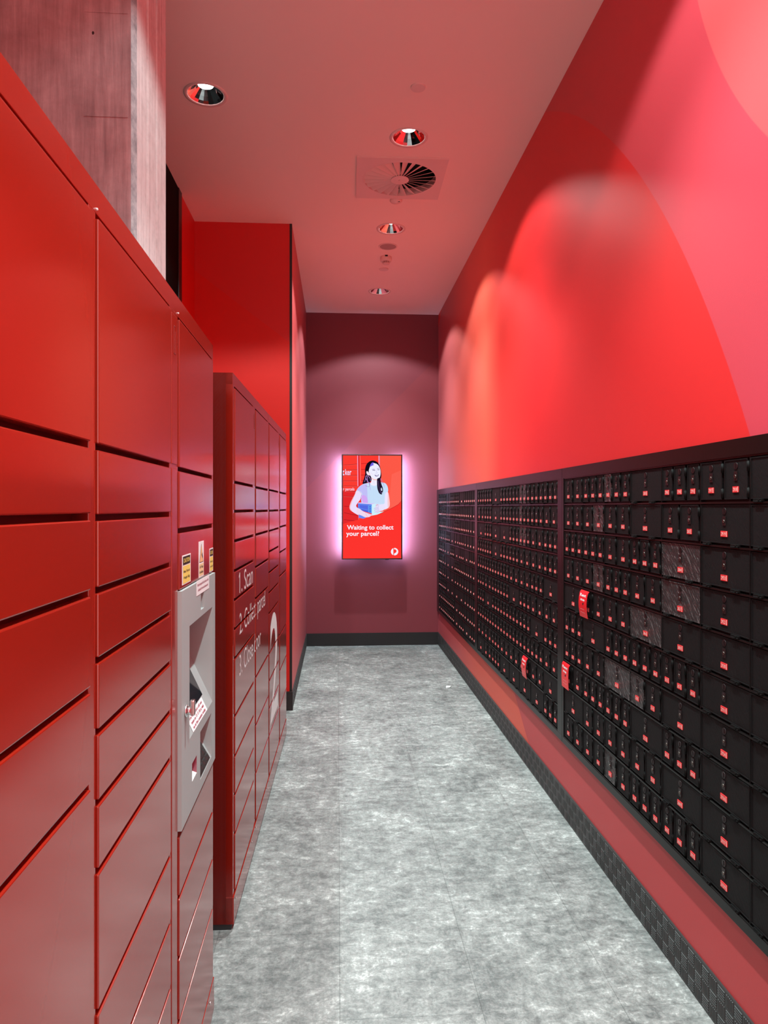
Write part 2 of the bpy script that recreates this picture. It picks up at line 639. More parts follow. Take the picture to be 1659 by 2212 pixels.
checker('baseboard_right', YB - 0.3, 0.148, (WR, YB, 0), -math.pi / 2)
checker('baseboard_left', YB - YA - 0.05, 0.148, (XC, YA + 0.045, 0), math.pi / 2)
bm = bmesh.new()
bx(bm, XC, WR - 0.006, YB - 0.008, YB, 0, 0.148)
finish('baseboard_back', bm, M_FOOT, kind='structure')
bm = bmesh.new()
bx(bm, WL, XC + 0.008, YA - 0.022, YA, 0, 0.148)
bx(bm, XC - 0.0, XC + 0.008, YA, YA + 0.045, 0, 0.148)
finish('baseboard_alcove', bm, M_DKTRIM, kind='structure')

# ------------------------------------------------------------------ concrete pillar
pn, pf = 2.29, 2.71
px = -0.648
bm = bmesh.new()
outer_ = [(WL, pn), (-0.6565, pn), (px, 2.327), (px, 2.440), (px - 0.012, 2.446), (px - 0.012, 2.462), (px, 2.468),
          (px, 2.560), (px - 0.012, 2.566), (px - 0.012, 2.580), (px, 2.586), (px, pf), (WL, pf)]
lo = [bm.verts.new((x, y, 0)) for x, y in outer_]
hi = [bm.verts.new((x, y, CEIL)) for x, y in outer_]
for i in range(len(outer_)):
    j = (i + 1) % len(outer_)
    f = bm.faces.new((lo[i], lo[j], hi[j], hi[i]))
    f.material_index = 0 if i == 0 else (1 if i == 1 else 2)
bm.faces.new(hi)
# formwork joints on the broad face
for zz in (3.19, 2.86):
    bx(bm, -0.80, -0.665, pn - 0.0012, pn + 0.001, zz, zz + 0.0022, 0)
o = finish('concrete_pillar', bm, [M_CONC, M_CHAMF, M_BOARD])
tag(o, 'board-marked concrete pillar rising behind the nearer red parcel locker', 'pillar')


# ------------------------------------------------------------------ ceiling fittings
def downlight(x, y, label):
    t_ = thing('downlight', label, 'ceiling light', (x, y, CEIL), 0, 'recessed downlights in the ceiling')
    bm = bmesh.new()
    lathe(bm, [(0.118, 0.0), (0.117, -0.004), (0.104, -0.005), (0.0975, -0.002), (0.0965, 0.0)], seg=48)
    finish('trim_ring', bm, M_FIT, t_)
    bm = bmesh.new()
    lathe(bm, [(0.0965, 0.0), (0.086, 0.012), (0.070, 0.027), (0.054, 0.041), (0.041, 0.053)], seg=20, smooth=False)
    finish('reflector', bm, M_REFL, t_)
    bm = bmesh.new()
    cyl(bm, (0, 0, 0.0520), 0.043, 0.043, 0.004, seg=32)
    finish('lamp', bm, M_LAMP, t_)
    bm = bmesh.new()
    lathe(bm, [(0.1185, 0.002), (0.119, 0.14), (0.0, 0.14)], seg=24)
    finish('housing', bm, M_PLEN, t_)
    ld = bpy.data.lights.new('downlight_beam', 'SPOT')
    ld.energy = SPOT_W
    ld.color = SPOT_COL
    ld.spot_size = math.radians(123)
    ld.spot_blend = 0.22
    ld.shadow_soft_size = 0.03
    lo_ = bpy.data.objects.new('downlight_beam', ld)
    COL.objects.link(lo_)
    lo_.location = (0, 0, 0.034)
    lo_.parent = t_
    l2 = bpy.data.lights.new('downlight_core', 'SPOT')
    l2.energy = CORE_W
    l2.color = SPOT_COL
    l2.spot_size = math.radians(92)
    l2.spot_blend = 1.0
    l2.shadow_soft_size = 0.03
    lo2 = bpy.data.objects.new('downlight_core', l2)
    COL.objects.link(lo2)
    lo2.location = (0, 0, 0.034)
    lo2.parent = t_
    return t_


dl_labels = ['round recessed downlight in the ceiling, glowing, just in front of the square air diffuser',
             'round recessed downlight just beyond the air diffuser, between it and the dark round speaker',
             'round recessed downlight farthest down the corridor, nearest the screen wall',
             'bright recessed downlight alone at the left of the ceiling, beside the concrete pillar',
             'recessed downlight over the corridor above the nearest mailboxes',
             'recessed downlight over the corridor nearly above the camera',
             'recessed downlight over the corridor behind the camera',
             'recessed downlight above the nearer parcel locker',
             'recessed downlight at the left behind the camera']
for (x, y), lb in zip(LIGHTS, dl_labels):
    downlight(x, y, lb)

# swirl air diffuser
df = thing('air_diffuser', 'square ceiling air diffuser with a round swirl of radial blades', 'air vent', (DIFF[0], DIFF[1], CEIL), math.radians(-1.0))
bm = bmesh.new()
zp = -0.012
plate_holes(bm, -0.299, 0.299, -0.299, 0.299, [(-0.275, 0.275, -0.275, 0.275, 0.247)], lambda u, v: (u, v, zp))
for a, b in (((-0.299, -0.299), (0.299, -0.299)), ((0.299, -0.299), (0.299, 0.299)), ((0.299, 0.299), (-0.299, 0.299)), ((-0.299, 0.299), (-0.299, -0.299))):
    quad(bm, [(*a, zp), (*b, zp), (*b, 0), (*a, 0)])
finish('face_plate', bm, M_FIT, df)
bm = bmesh.new()
lathe(bm, [(0.247, zp), (0.247, zp + 0.05)], seg=48)
lathe(bm, [(0.247, zp - 0.0005), (0.252, zp - 0.0015), (0.256, zp)], seg=48)
finish('round_rim', bm, M_FIT, df)
bm = bmesh.new()
bx(bm, -0.279, 0.279, -0.279, 0.279, 0.028, 0.20)
for f in list(bm.faces):
    if f.calc_center_median().z < 0.03:
        bm.faces.remove(f)
finish('plenum', bm, M_PLEN, df)
bm = bmesh.new()
cyl(bm, (0, 0, zp - 0.003), 0.062, 0.060, 0.006, seg=32)
cyl(bm, (0, 0, zp - 0.007), 0.007, 0.009, 0.004, seg=16)
finish('hub', bm, M_FIT, df)
nb_ = 24
blade_me = None
for i in range(nb_):
    a = 2 * math.pi * i / nb_
    if blade_me is None:
        bm = bmesh.new()
        # a flat blade raked at about 40 degrees with a narrow lower lip
        for (ya, za, yb, zb) in ((0, zp, 0.006, zp), (0.006, zp, 0.047, zp + 0.023)):
            k0, k1 = 0.30, 1.0
            pts = [(0.060, ya * 0.6, za), (0.246, ya, za), (0.246, yb, zb), (0.060, yb * 0.42, za + (zb - za) * 0.5)]
            quad(bm, pts)
        ob = finish('blade', bm, M_FIT, df)
        blade_me = ob.data
    else:
        ob = link('blade', blade_me, df)
    ob.rotation_euler = (0, 0, a)


def ceiling_cap(x, y, r, label, cat, name):
    bm = bmesh.new()
    rings = lathe(bm, [(r, 0), (r, -0.005), (r * 0.96, -0.008)], seg=40)
    bm.faces.new(rings[-1])
    o = finish(name, bm, M_FIT)
    o.location = (x, y, CEIL)
    return tag(o, label, cat)


ceiling_cap(0.433, 3.767, 0.040, 'flat round blank cap on the ceiling, nearer than the glowing corridor downlight', 'ceiling cap', 'cover_cap')
ceiling_cap(0.439, 6.669, 0.044, 'flat round blank cap on the ceiling just beyond the smoke detector', 'ceiling cap', 'cover_cap')
# loudspeaker
sp = thing('ceiling_speaker', 'round flush ceiling speaker with a dark mesh centre', 'speaker', (0.437, 6.086, CEIL))
bm = bmesh.new()
lathe(bm, [(0.082, 0), (0.081, -0.005), (0.072, -0.006), (0.070, -0.003)], seg=40)
finish('rim', bm, M_FIT, sp)
bm = bmesh.new()
rings = lathe(bm, [(0.071, -0.001), (0.070, -0.0045)], seg=40)
bm.faces.new(rings[-1])
finish('grille', bm, M_SPK, sp)
# smoke detector
sm = thing('smoke_detector', 'smoke detector hanging from the ceiling with a slotted lower dome', 'smoke detector', (0.438, 6.35, CEIL))
bm = bmesh.new()
lathe(bm, [(0.050, 0), (0.052, -0.012), (0.052, -0.030), (0.047, -0.040), (0.032, -0.042)], seg=36)
finish('base', bm, M_FIT, sm)
bm = bmesh.new()
rings = lathe(bm, [(0.031, -0.058), (0.029, -0.064), (0.022, -0.068)], seg=36)
bm.faces.new(rings[-1])
for i in range(10):
    a = 2 * math.pi * i / 10
    M = Matrix.Rotation(a, 4, 'Z')
    f0 = len(bm.verts)
    fs = bx(bm, 0.024, 0.031, -0.004, 0.004, -0.060, -0.040)
    vs = {v for f in fs for v in f.verts}
    bmesh.ops.transform(bm, matrix=M, verts=list(vs))
finish('sensing_dome', bm, M_FIT, sm)
bm = bmesh.new()
bx(bm, -0.012, 0.012, -0.058, -0.048, -0.012, 0.0)
finish('latch', bm, M_LOCKP, sm)
# small sensor by the diffuser
se = thing('ceiling_sensor', 'small round ceiling sensor at the far edge of the air diffuser', 'sensor', (0.430, 5.165, CEIL))
bm = bmesh.new()
lathe(bm, [(0.046, 0), (0.046, -0.006), (0.040, -0.014), (0.018, -0.024), (0.0005, -0.026)], seg=36)
finish('dome', bm, M_FIT, se)
bm = bmesh.new()
cyl(bm, (-0.004, -0.018, -0.024), 0.003, 0.003, 0.004, seg=12)
finish('indicator', bm, M_WHITE, se)
bm = bmesh.new()
bx(bm, 0.012, 0.026, -0.022, -0.018, -0.022, -0.016)
finish('lens_slot', bm, M_INK, se)

# ------------------------------------------------------------------ wall screen
TVY = 8.065
tv = thing('digital_screen', 'upright advertising screen with a lilac backlight on the end wall', 'screen', (0.0485, TVY, 1.017))
TW, TH = 0.697, 1.205
bm = bmesh.new()
bx(bm, 0, TW, 0.0, 0.045, 0, TH, 0, 0.002)
bx(bm, 0.12, TW - 0.12, 0.045, YB - TVY - 0.001, 0.2, TH - 0.2, 0)
finish('casing', bm, M_BEZEL, tv)
bm = bmesh.new()
for x0 in (0.004, TW - 0.014):
    bx(bm, x0, x0 + 0.010, 0.046, 0.054, 0.05, TH - 0.03)
finish('light_strip', bm, M_LED, tv)

E_COLS = {}
scr_mats = []


def em(rgb, k=1.0):
    key = (rgb, k)
    if key not in E_COLS:
        m = bpy.data.materials.new('screen_colour')
        m.use_nodes = True
        nt = m.node_tree
        nt.nodes.clear()
        e = nt.nodes.new('ShaderNodeEmission')
        o = nt.nodes.new('ShaderNodeOutputMaterial')
        e.inputs[0].default_value = lin(*rgb)
        e.inputs[1].default_value = k * 0.82
        nt.links.new(e.outputs[0], o.inputs[0])
        E_COLS[key] = len(scr_mats)
        scr_mats.append(m)
    return E_COLS[key]


bm = bmesh.new()
LAY = [0]


def sxy(cx, cy):
    return (cx - 83) / 1454 * TW, TH - (cy - 127) / 2511 * TH


X0, X1, Z0, Z1 = 0.014, TW - 0.014, 0.013, TH - 0.013


def smooth_poly(P, n=6):
    out = []
    L = len(P)
    for i in range(L):
        p0, p1, p2, p3 = P[i - 1], P[i], P[(i + 1) % L], P[(i + 2) % L]
        for k in range(n):
            s = k / n
            out.append(tuple(0.5 * ((2 * p1[j]) + (-p0[j] + p2[j]) * s + (2 * p0[j] - 5 * p1[j] + 4 * p2[j] - p3[j]) * s * s + (-p0[j] + 3 * p1[j] - 3 * p2[j] + p3[j]) * s ** 3) for j in (0, 1)))
    return out


def shape(P, rgb, smooth=True, k=1.0):
    LAY[0] += 1
    y = -0.0006 - LAY[0] * 0.00004
    pts = smooth_poly(P) if smooth else P
    pts = [sxy(*p) for p in pts]
    pts = [(min(max(a, X0), X1), min(max(b, Z0), Z1)) for a, b in pts]
    v3 = [Vector((a, y, b)) for a, b in pts]
    tris = tessellate_polygon([v3])
    bv = [bm.verts.new(v) for v in v3]
    mi = em(rgb, k)
    for tr in tris:
        try:
            f = bm.faces.new([bv[i] for i in tr])
            f.material_index = mi
        except ValueError:
            pass


def stroke(P, w, rgb, smooth=True):
    if smooth and len(P) > 2:
        Q = []
        for i in range(len(P) - 1):
            p0 = P[max(i - 1, 0)]; p1 = P[i]; p2 = P[i + 1]; p3 = P[min(i + 2, len(P) - 1)]
            for k in range(5):
                s = k / 5
                Q.append(tuple(0.5 * ((2 * p1[j]) + (-p0[j] + p2[j]) * s + (2 * p0[j] - 5 * p1[j] + 4 * p2[j] - p3[j]) * s * s + (-p0[j] + 3 * p1[j] - 3 * p2[j] + p3[j]) * s ** 3) for j in (0, 1)))
        Q.append(P[-1])
        P = Q
    l, r = [], []
    for i, p in enumerate(P):
        a = P[max(i - 1, 0)]; b = P[min(i + 1, len(P) - 1)]
        dx, dy = b[0] - a[0], b[1] - a[1]
        n = math.hypot(dx, dy) or 1
        ww = w[0] + (w[1] - w[0]) * i / (len(P) - 1) if isinstance(w, tuple) else w
        l.append((p[0] - dy / n * ww / 2, p[1] + dx / n * ww / 2))
        r.append((p[0] + dy / n * ww / 2, p[1] - dx / n * ww / 2))
    shape(l + r[::-1], rgb, False)


RED = (252, 58, 48)
shape([(60, 100), (1560, 100), (1560, 2660), (60, 2660)], RED, False)
shape([(60, 100), (470, 100), (470, 900), (480, 1700), (60, 1800)], (250, 60, 50), False)
shape([(60, 1000), (470, 1000), (480, 1700), (60, 1800)], (226, 40, 44), False)
shape([(985, 100), (1560, 100), (1560, 1300), (1100, 1500), (985, 1500)], (252, 88, 70), False)
shape([(1280, 600), (1560, 500), (1560, 1280), (1200, 1450)], (253, 98, 82), False)
for y0, y1 in ((385, 360), (498, 492), (632, 628), (760, 758), (880, 884), (1005, 1015), (1125, 1140)):
    stroke([(128, y0), (462, y1)], 9, (150, 18, 28), False)
    stroke([(128, y0 + 9), (462, y1 + 9)], 5, (255, 110, 100), False)
for y0, y1 in ((1365, 1385), (1520, 1590), (1685, 1720)):
    stroke([(140, y0), (470, y1)], 9, (140, 18, 28), False)
for y0, y1 in ((350, 312), (485, 478), (622, 614), (745, 745)):
    stroke([(545, y0), (962, y1)], 9, (150, 18, 28), False)
stroke([(462, 130), (468, 885)], 18, (245, 165, 205), False)
stroke([(490, 130), (500, 885)], 22, (205, 30, 40), False)
stroke([(520, 130), (535, 800)], 10, (250, 130, 125), False)
stroke([(968, 130), (972, 420)], 20, (240, 150, 170), False)
stroke([(984, 130), (990, 420)], 10, (190, 150, 200), False)
# woman: back hair
shape([(830, 272), (740, 300), (672, 370), (640, 480), (640, 600), (610, 720), (580, 810), (600, 832), (700, 800), (800, 700), (940, 700), (1000, 740),
       (1030, 640), (1020, 520), (990, 400), (930, 310)], (22, 12, 30))
# arms
shape([(445, 985), (560, 1080), (545, 1170), (440, 1320), (430, 1370), (480, 1420), (600, 1500), (660, 1560), (600, 1640), (480, 1580), (330, 1490), (268, 1400), (300, 1270), (380, 1120)], (236, 222, 252))
shape([(445, 985), (400, 1090), (330, 1260), (290, 1400), (330, 1480), (300, 1470), (268, 1400), (298, 1270), (380, 1110)], (250, 190, 195))
shape([(1125, 1050), (1190, 1030), (1225, 1200), (1228, 1360), (1170, 1420), (1070, 1455), (1000, 1480), (900, 1500), (870, 1440), (920, 1350), (1000, 1310), (1085, 1300), (1110, 1200)], (238, 228, 253))
shape([(1190, 1040), (1225, 1200), (1228, 1360), (1190, 1400), (1180, 1280), (1185, 1160)], (250, 200, 205))
# blouse
shape([(600, 835), (500, 900), (442, 985), (500, 1010), (560, 1080), (552, 1180), (570, 1290), (800, 1310), (1085, 1315), (1110, 1180), (1130, 1050), (1190, 1010),
       (1180, 900), (1130, 820), (1060, 800), (960, 790), (860, 860), (760, 800), (680, 815)], (200, 224, 250))
shape([(600, 845), (500, 905), (450, 980), (520, 1010), (575, 1080), (580, 1290), (700, 1300), (700, 1180), (690, 900), (680, 830)], (196, 190, 248))
shape([(560, 1120), (640, 1110), (700, 1200), (690, 1290), (590, 1290)], (218, 160, 245))
for i in range(17):
    xx = 590 + i * 31
    stroke([(xx, 900 + abs(i - 8) * 4), (xx + (8 - i) * 1.2, 1290)], 5, (176, 192, 236) if i < 6 else (182, 214, 236), False)
stroke([(560, 1080), (540, 1170), (555, 1280)], 7, (140, 110, 190))
# neck
shape([(770, 640), (790, 760), (770, 840), (860, 878), (930, 840), (925, 720), (960, 660)], (240, 236, 254))
shape([(800, 700), (900, 722), (940, 700), (930, 740), (850, 742)], (250, 196, 190))
stroke([(850, 740), (855, 830)], 6, (200, 200, 232))
# face
shape([(740, 470), (775, 390), (850, 335), (930, 362), (985, 430), (1010, 520), (1008, 620), (980, 690), (930, 716), (870, 716), (800, 690), (745, 620), (728, 540)], (238, 238, 255))
shape([(735, 560), (760, 600), (770, 660), (830, 700), (780, 690), (742, 620)], (252, 190, 200))
# ear
shape([(672, 545), (690, 525), (722, 560), (745, 610), (738, 635), (700, 615), (676, 580)], (248, 226, 240))
# front hair
shape([(850, 335), (800, 350), (752, 410), (730, 480), (720, 540), (680, 520), (660, 560), (650, 520), (672, 400), (740, 310), (830, 278), (920, 305), (985, 390), (1015, 520),
       (990, 430), (940, 365)], (16, 10, 24))
shape([(800, 330), (840, 320), (860, 370), (800, 400), (755, 420), (770, 370)], (110, 95, 225))
shape([(852, 334), (880, 345), (850, 372), (835, 355)], (235, 235, 252))
shape([(655, 560), (700, 620), (770, 640), (795, 730), (760, 790), (690, 800), (590, 828), (585, 790), (630, 720)], (26, 16, 38))
for P in ([(680, 620), (700, 700), (690, 790)], [(715, 640), (760, 700), (770, 760)], [(660, 640), (650, 720), (620, 790)]):
    stroke(P, (14, 4), (196, 150, 225))
stroke([(660, 700), (710, 780), (745, 850), (770, 980)], (20, 5), (186, 140, 225))
stroke([(640, 870), (720, 900), (750, 870), (745, 790)], (4, 8), (90, 50, 120))
shape([(930, 715), (985, 690), (1010, 740), (1030, 830), (1065, 930), (1070, 1010), (1040, 1050), (1045, 1085), (985, 1060), (940, 960), (928, 850)], (28, 18, 40))
shape([(1030, 920), (1050, 960), (1045, 1000), (1020, 985), (1018, 945)], (205, 215, 240))
stroke([(1010, 700), (1050, 780), (1090, 860), (1105, 920)], (12, 4), (150, 120, 190))
stroke([(950, 760), (965, 880), (1000, 1000)], (10, 3), (110, 85, 140))
stroke([(1000, 1010), (1040, 1050), (1080, 1045)], (12, 4), (110, 85, 150))
# features
stroke([(805, 492), (840, 478), (875, 484)], 9, (120, 96, 150))
stroke([(925, 475), (960, 455), (985, 462)], 9, (120, 96, 150))
stroke([(822, 515), (850, 505), (880, 515)], 13, (96, 80, 130))
stroke([(940, 500), (960, 488), (985, 494)], 13, (96, 80, 130))
stroke([(905, 500), (915, 545), (935, 570), (910, 582), (882, 574)], 6, (178, 172, 222))
shape([(868, 612), (915, 622), (968, 606), (955, 640), (915, 654), (885, 644)], (122, 104, 160))
shape([(884, 620), (915, 628), (955, 616), (945, 632), (915, 638)], (240, 240, 255))
stroke([(775, 560), (820, 600), (840, 620)], 5, (226, 190, 215))
# box
shape([(470, 1290), (800, 1318), (800, 1540), (470, 1440)], (96, 130, 235), False)
shape([(470, 1280), (560, 1276), (900, 1300), (800, 1322), (470, 1296)], (214, 196, 248), False)
shape([(800, 1318), (900, 1300), (905, 1500), (1100, 1495), (930, 1565), (800, 1590)], (206, 240, 250), False)
shape([(510, 1335), (706, 1352), (706, 1448), (510, 1400)], (84, 106, 226), False)
shape([(530, 1430), (712, 1470), (712, 1515), (560, 1470)], (70, 96, 218), False)
shape([(722, 1340), (800, 1344), (800, 1530), (722, 1505)], (92, 156, 240), False)
for y0 in (1365, 1405, 1445, 1485):
    shape([(745, y0), (775, y0 + 3), (775, y0 + 22), (745, y0 + 18)], (52, 72, 190), False)
shape([(485, 1555), (600, 1600), (660, 1640), (600, 1665), (490, 1640)], (104, 136, 240), False)
stroke([(484, 1560), (486, 1680)], 8, (245, 120, 150), False)
# left forearm over the box and hand
shape([(470, 1410), (600, 1490), (700, 1530), (790, 1560), (850, 1562), (800, 1585), (770, 1600), (740, 1620), (650, 1630), (560, 1590), (440, 1530)], (240, 216, 240))
stroke([(650, 1530), (680, 1590), (700, 1625)], 7, (250, 170, 175))
stroke([(700, 1540), (740, 1570), (775, 1590)], 6, (216, 160, 210))
# right hand with fingers
for P in ([(1000, 1360), (930, 1340), (900, 1330)], [(980, 1390), (900, 1395), (850, 1420)], [(990, 1420), (910, 1430), (858, 1460)], [(1000, 1450), (930, 1470), (868, 1500)], [(1020, 1460), (950, 1500), (905, 1512)]):
    stroke(P, (34, 20), (222, 214, 246))
    stroke([(p[0], p[1] + 14) for p in P], 5, (160, 150, 205))
shape([(980, 1340), (1080, 1320), (1120, 1400), (1060, 1470), (980, 1460)], (234, 226, 252))
# swoosh
SW = [(100, 1790), (300, 1730), (480, 1690), (640, 1650), (760, 1622), (900, 1575), (1000, 1540), (1100, 1495), (1230, 1435), (1340, 1380), (1440, 1320), (1560, 1240)]
shape(SW + [(1560, 2660), (60, 2660)], (252, 52, 46), False)
stroke(SW[6:], 8, (176, 20, 26), False)


def scr_text(body, cx, cy, h, w, rgb, bold):
    LAY[0] += 2
    y = -0.0006 - LAY[0] * 0.00004
    x, z = sxy(cx, cy)
    put_text(bm, body, x, z, h / 2511 * TH, w / 1454 * TW, y, em(rgb), bold, align='LEFT')


scr_text('ker', 165, 620, 140, 150, (232, 220, 252), 0.012)
shape([(105, 520), (140, 515), (140, 545), (118, 560), (118, 590), (142, 600), (142, 628), (105, 630)], (232, 220, 252), False)
scr_text('r parcels', 118, 990, 72, 268, (246, 214, 232), 0.010)
# crop coordinates of the lower text: 4.253 px per photograph px, origin (640, 900)
cv = lambda a, b: ((640 + a / 4.253 - 730) * 11.06, (900 + b / 4.253 - 970) * 11.06)
scr_text('Waiting to collect', *cv(463, 1036), 105, 1113, (246, 240, 252), 0.022)
scr_text('your parcel?', *cv(455, 1093), 105, 790, (246, 240, 252), 0.022)
# round emblem
ecx, ecy = cv(901, 1241)
er = 34 / 4.253 * 11.06


def arc(cx, cy, r, a0, a1, n=24):
    return [(cx + r * math.cos(math.radians(a0 + (a1 - a0) * i / n)), cy + r * math.sin(math.radians(a0 + (a1 - a0) * i / n))) for i in range(n + 1)]


shape(arc(ecx, ecy, er, 0, 360, 48), (244, 236, 246), False)
shape([(ecx - er * 0.34, ecy - er * 1.1), (ecx - er * 0.14, ecy - er * 1.1), (ecx - er * 0.14, ecy + er * 1.1), (ecx - er * 0.34, ecy + er * 1.1)], (252, 52, 46), False)
shape([(ecx - er * 0.14, ecy - er * 0.62)] + arc(ecx + er * 0.02, ecy - er * 0.14, er * 0.50, -90, 90) + [(ecx - er * 0.14, ecy + er * 0.36)], (252, 52, 46), False)
shape([(ecx - er * 0.14, ecy + er * 0.30), (ecx + er * 0.05, ecy + er * 0.30), (ecx - er * 0.14, ecy + er * 0.62)], (252, 52, 46), False)
finish('display', bm, scr_mats, tv)
bm = bmesh.new()
bx(bm, 0.50, 0.54, 0.004, 0.016, -0.006, 0.001)
finish('sensor_bar', bm, M_BEZEL, tv)


# ------------------------------------------------------------------ parcel lockers
LOCK_TOP = 2.134
FRAME_Y = 0.004        # stiles stand 4 mm behind the door faces
GAP = 0.0085


class Supports:
    def __init__(s):
        s.doors = []


def locker_door(parent, u0, u1, z0, z1, sup=None, m=None):
    bm = bmesh.new()
    bx(bm, u0 + 0.003, u1 - 0.002, 0.0, 0.020, z0 + 0.002, z1 - GAP, 0, 0.0022)
    o = finish('door', bm, m or M_LOCK, parent)
    if sup is not None:
        sup.append((u0 + 0.003, u1 - 0.002, z0 + 0.002, z1 - GAP))
    return o


def locker_column(parent, u0, u1, zs, sup, skip=()):
    for i, (a, b) in enumerate(zip(zs, zs[1:])):
        if i in skip:
            continue
        locker_door(parent, u0, u1, b, a, sup)


def locker_body(parent, ua, ub, cols, depth, z_kick, sup, seams=(), recess=None):
    """carcass, header, stiles and kick plate; cols = [(u0,u1)]"""
    bm = bmesh.new()
    if recess:
        u_, za, zb = recess
        bx(bm, ua, u_, 0.030, depth, 0.022, LOCK_TOP, 1)
        bx(bm, u_, ub, 0.030, depth, 0.022, za, 1)
        bx(bm, u_, ub, 0.030, depth, zb, LOCK_TOP, 1)
        bx(bm, u_, ub, 0.130, depth, za, zb, 1)
    else:
        bx(bm, ua, ub, 0.030, depth, 0.022, LOCK_TOP, 1)
    bx(bm, ua, ua + 0.0035, FRAME_Y, depth, 0.022, LOCK_TOP, 0)
    bx(bm, ub - 0.0035, ub, FRAME_Y, depth, 0.022, LOCK_TOP, 0)
    bx(bm, ua, ub, FRAME_Y, depth, LOCK_TOP - 0.003, LOCK_TOP, 0)
    finish('carcass', bm, [M_LOCK, M_LOCKIN], parent)
    bm = bmesh.new()
    bx(bm, ua, ub, FRAME_Y, 0.032, 2.088, LOCK_TOP - 0.002, 0, 0.001)
    finish('header', bm, M_LOCK, parent)
    edges = [ua] + [e for c in cols for e in c] + [ub]
    for i in range(0, len(edges), 2):
        a, b = edges[i], edges[i + 1]
        if b - a > 0.004:
            bm = bmesh.new()
            bx(bm, a, b, FRAME_Y, 0.031, z_kick, 2.088, 0, 0.001)
            finish('stile', bm, M_LOCK, parent)
    bm = bmesh.new()
    bx(bm, ua, ub, FRAME_Y - 0.004, 0.045, 0.022, z_kick - 0.002, 0, 0.001)
    bx(bm, ua, ub, 0.045, depth, 0.022, z_kick - 0.002, 0)
    finish('kick_plate', bm, M_LOCK, parent)
    bm = bmesh.new()
    bx(bm, ua + 0.002, ub - 0.002, 0.010, depth - 0.01, 0.0, 0.022)
    finish('base', bm, M_FOOT, parent)
    for s in seams:
        bm = bmesh.new()
        bx(bm, s - 0.001, s + 0.001, FRAME_Y - 0.0006, FRAME_Y + 0.003, 2.088, LOCK_TOP - 0.002)
        finish('seam', bm, M_LOCKIN, parent)
    for u in [ua + 0.028] + [c[0] - 0.02 for c in cols[1:]] + [c[1] - 0.08 for c in cols]:
        bm = bmesh.new()
        cyl(bm, (u, FRAME_Y - 0.006, z_kick - 0.016), 0.0045, 0.0035, 0.004, '-y', 12)
        finish('bolt', bm, M_STEEL, parent)


def lock_panel(parent, u0, u1):
    """narrow service panel between two columns, with its small recessed slot"""
    bm = bmesh.new()
    bx(bm, u0, u1, FRAME_Y - 0.002, 0.02, 1.722, 2.078, 0, 0.0012)
    bx(bm, u0 + 0.001, u1 - 0.001, FRAME_Y - 0.002, 0.02, 0.16, 1.712, 0, 0.0012)
    finish('service_panel', bm, M_LOCK, parent)
    bm = bmesh.new()
    um = (u0 + u1) / 2
    w, y = 0.009, FRAME_Y - 0.0028
    for a, b, c, d in ((um - w, um - w + 0.002, 1.985, 2.05), (um - w, um + w * 0.4, 2.05, 2.052), (um - w, um + w, 1.985, 1.987), (um + w - 0.002, um + w, 1.985, 2.04)):
        bx(bm, a, b, y, y + 0.003, c, d)
    finish('slot', bm, M_LOCKIN, parent)


def local_frame(P, Q, h=0.0):
    d = (Vector(Q) - Vector(P)).normalized()
    return (P[0], P[1], 0), math.atan2(d.y, d.x)


# ---- nearer locker, cut by the left edge of the picture
P1, Q1 = (-0.392, 0.812 - 0.0), (-0.392, 2.270)
P1 = (-0.376, 0.812)
loc, rz = local_frame(P1, Q1)
L1 = thing('parcel_locker', 'red steel parcel locker with a grey touch terminal, nearest on the left', 'parcel locker', loc, rz, 'parcel lockers along the left side')
cA, cB, cC = (-0.225, 0.302), (0.334, 0.852), (0.940, 1.442)
UA, UB = -0.262, 1.461
locker_body(L1, UA, UB, [cA, cB, cC], 0.545, 0.125, None, recess=(0.93, 0.815, 1.425))
ZA = [2.088, 1.719, 1.608, 1.490, 1.341, 1.193, 0.817, 0.590, 0.362, 0.130]
ZB = [2.088, 1.719, 1.606, 1.490, 1.378, 1.264, 1.151, 1.042, 0.817, 0.661, 0.510, 0.362, 0.130]
ZCt = [2.088, 1.716, 1.565]
sup1 = []
locker_column(L1, *cA, ZA, sup1)
locker_column(L1, *cB, ZB, sup1)
locker_column(L1, *cC, ZCt, sup1)
locker_column(L1, *cC, [0.817, 0.665, 0.516, 0.360, 0.130], sup1)
bm = bmesh.new()
bx(bm, cC[0] + 0.003, cC[1] - 0.002, 0.0, 0.020, 1.416, 1.555, 0, 0.002)
finish('warning_panel', bm, M_LOCK, L1)
lock_panel(L1, 0.868, 0.926)
# tiny rivets at the tops of the columns
for u in (0.330, 0.934):
    bm = bmesh.new()
    cyl(bm, (u + 0.006, FRAME_Y, 2.094), 0.0022, 0.0018, 0.003, '-y', 10)
    finish('rivet', bm, M_WHITE, L1)

# grey terminal: fascia with openings and sloping wells
TF = -0.006
bm = bmesh.new()
g0, g1, gz0, gz1 = cC[0] - 0.002, cC[1], 0.826, 1.413
H_SCR = (1.035, 1.390, 1.020, 1.312)
H_KEY = (1.186, 1.372, 0.856, 0.990)
H_SLOT = (1.196, 1.246, 1.330, 1.385)
H_TRAY = (1.069, 1.133, 0.897, 0.944)
hl = [H_SCR, H_KEY, H_SLOT, H_TRAY]
plate_holes(bm, g0, g1, gz0, gz1, hl, lambda u, v: (u, TF, v))
for a, b in (((g0, gz0), (g1, gz0)), ((g1, gz0), (g1, gz1)), ((g1, gz1), (g0, gz1)), ((g0, gz1), (g0, gz0))):
    quad(bm, [(a[0], TF, a[1]), (b[0], TF, b[1]), (b[0], 0.02, b[1]), (a[0], 0.02, a[1])])


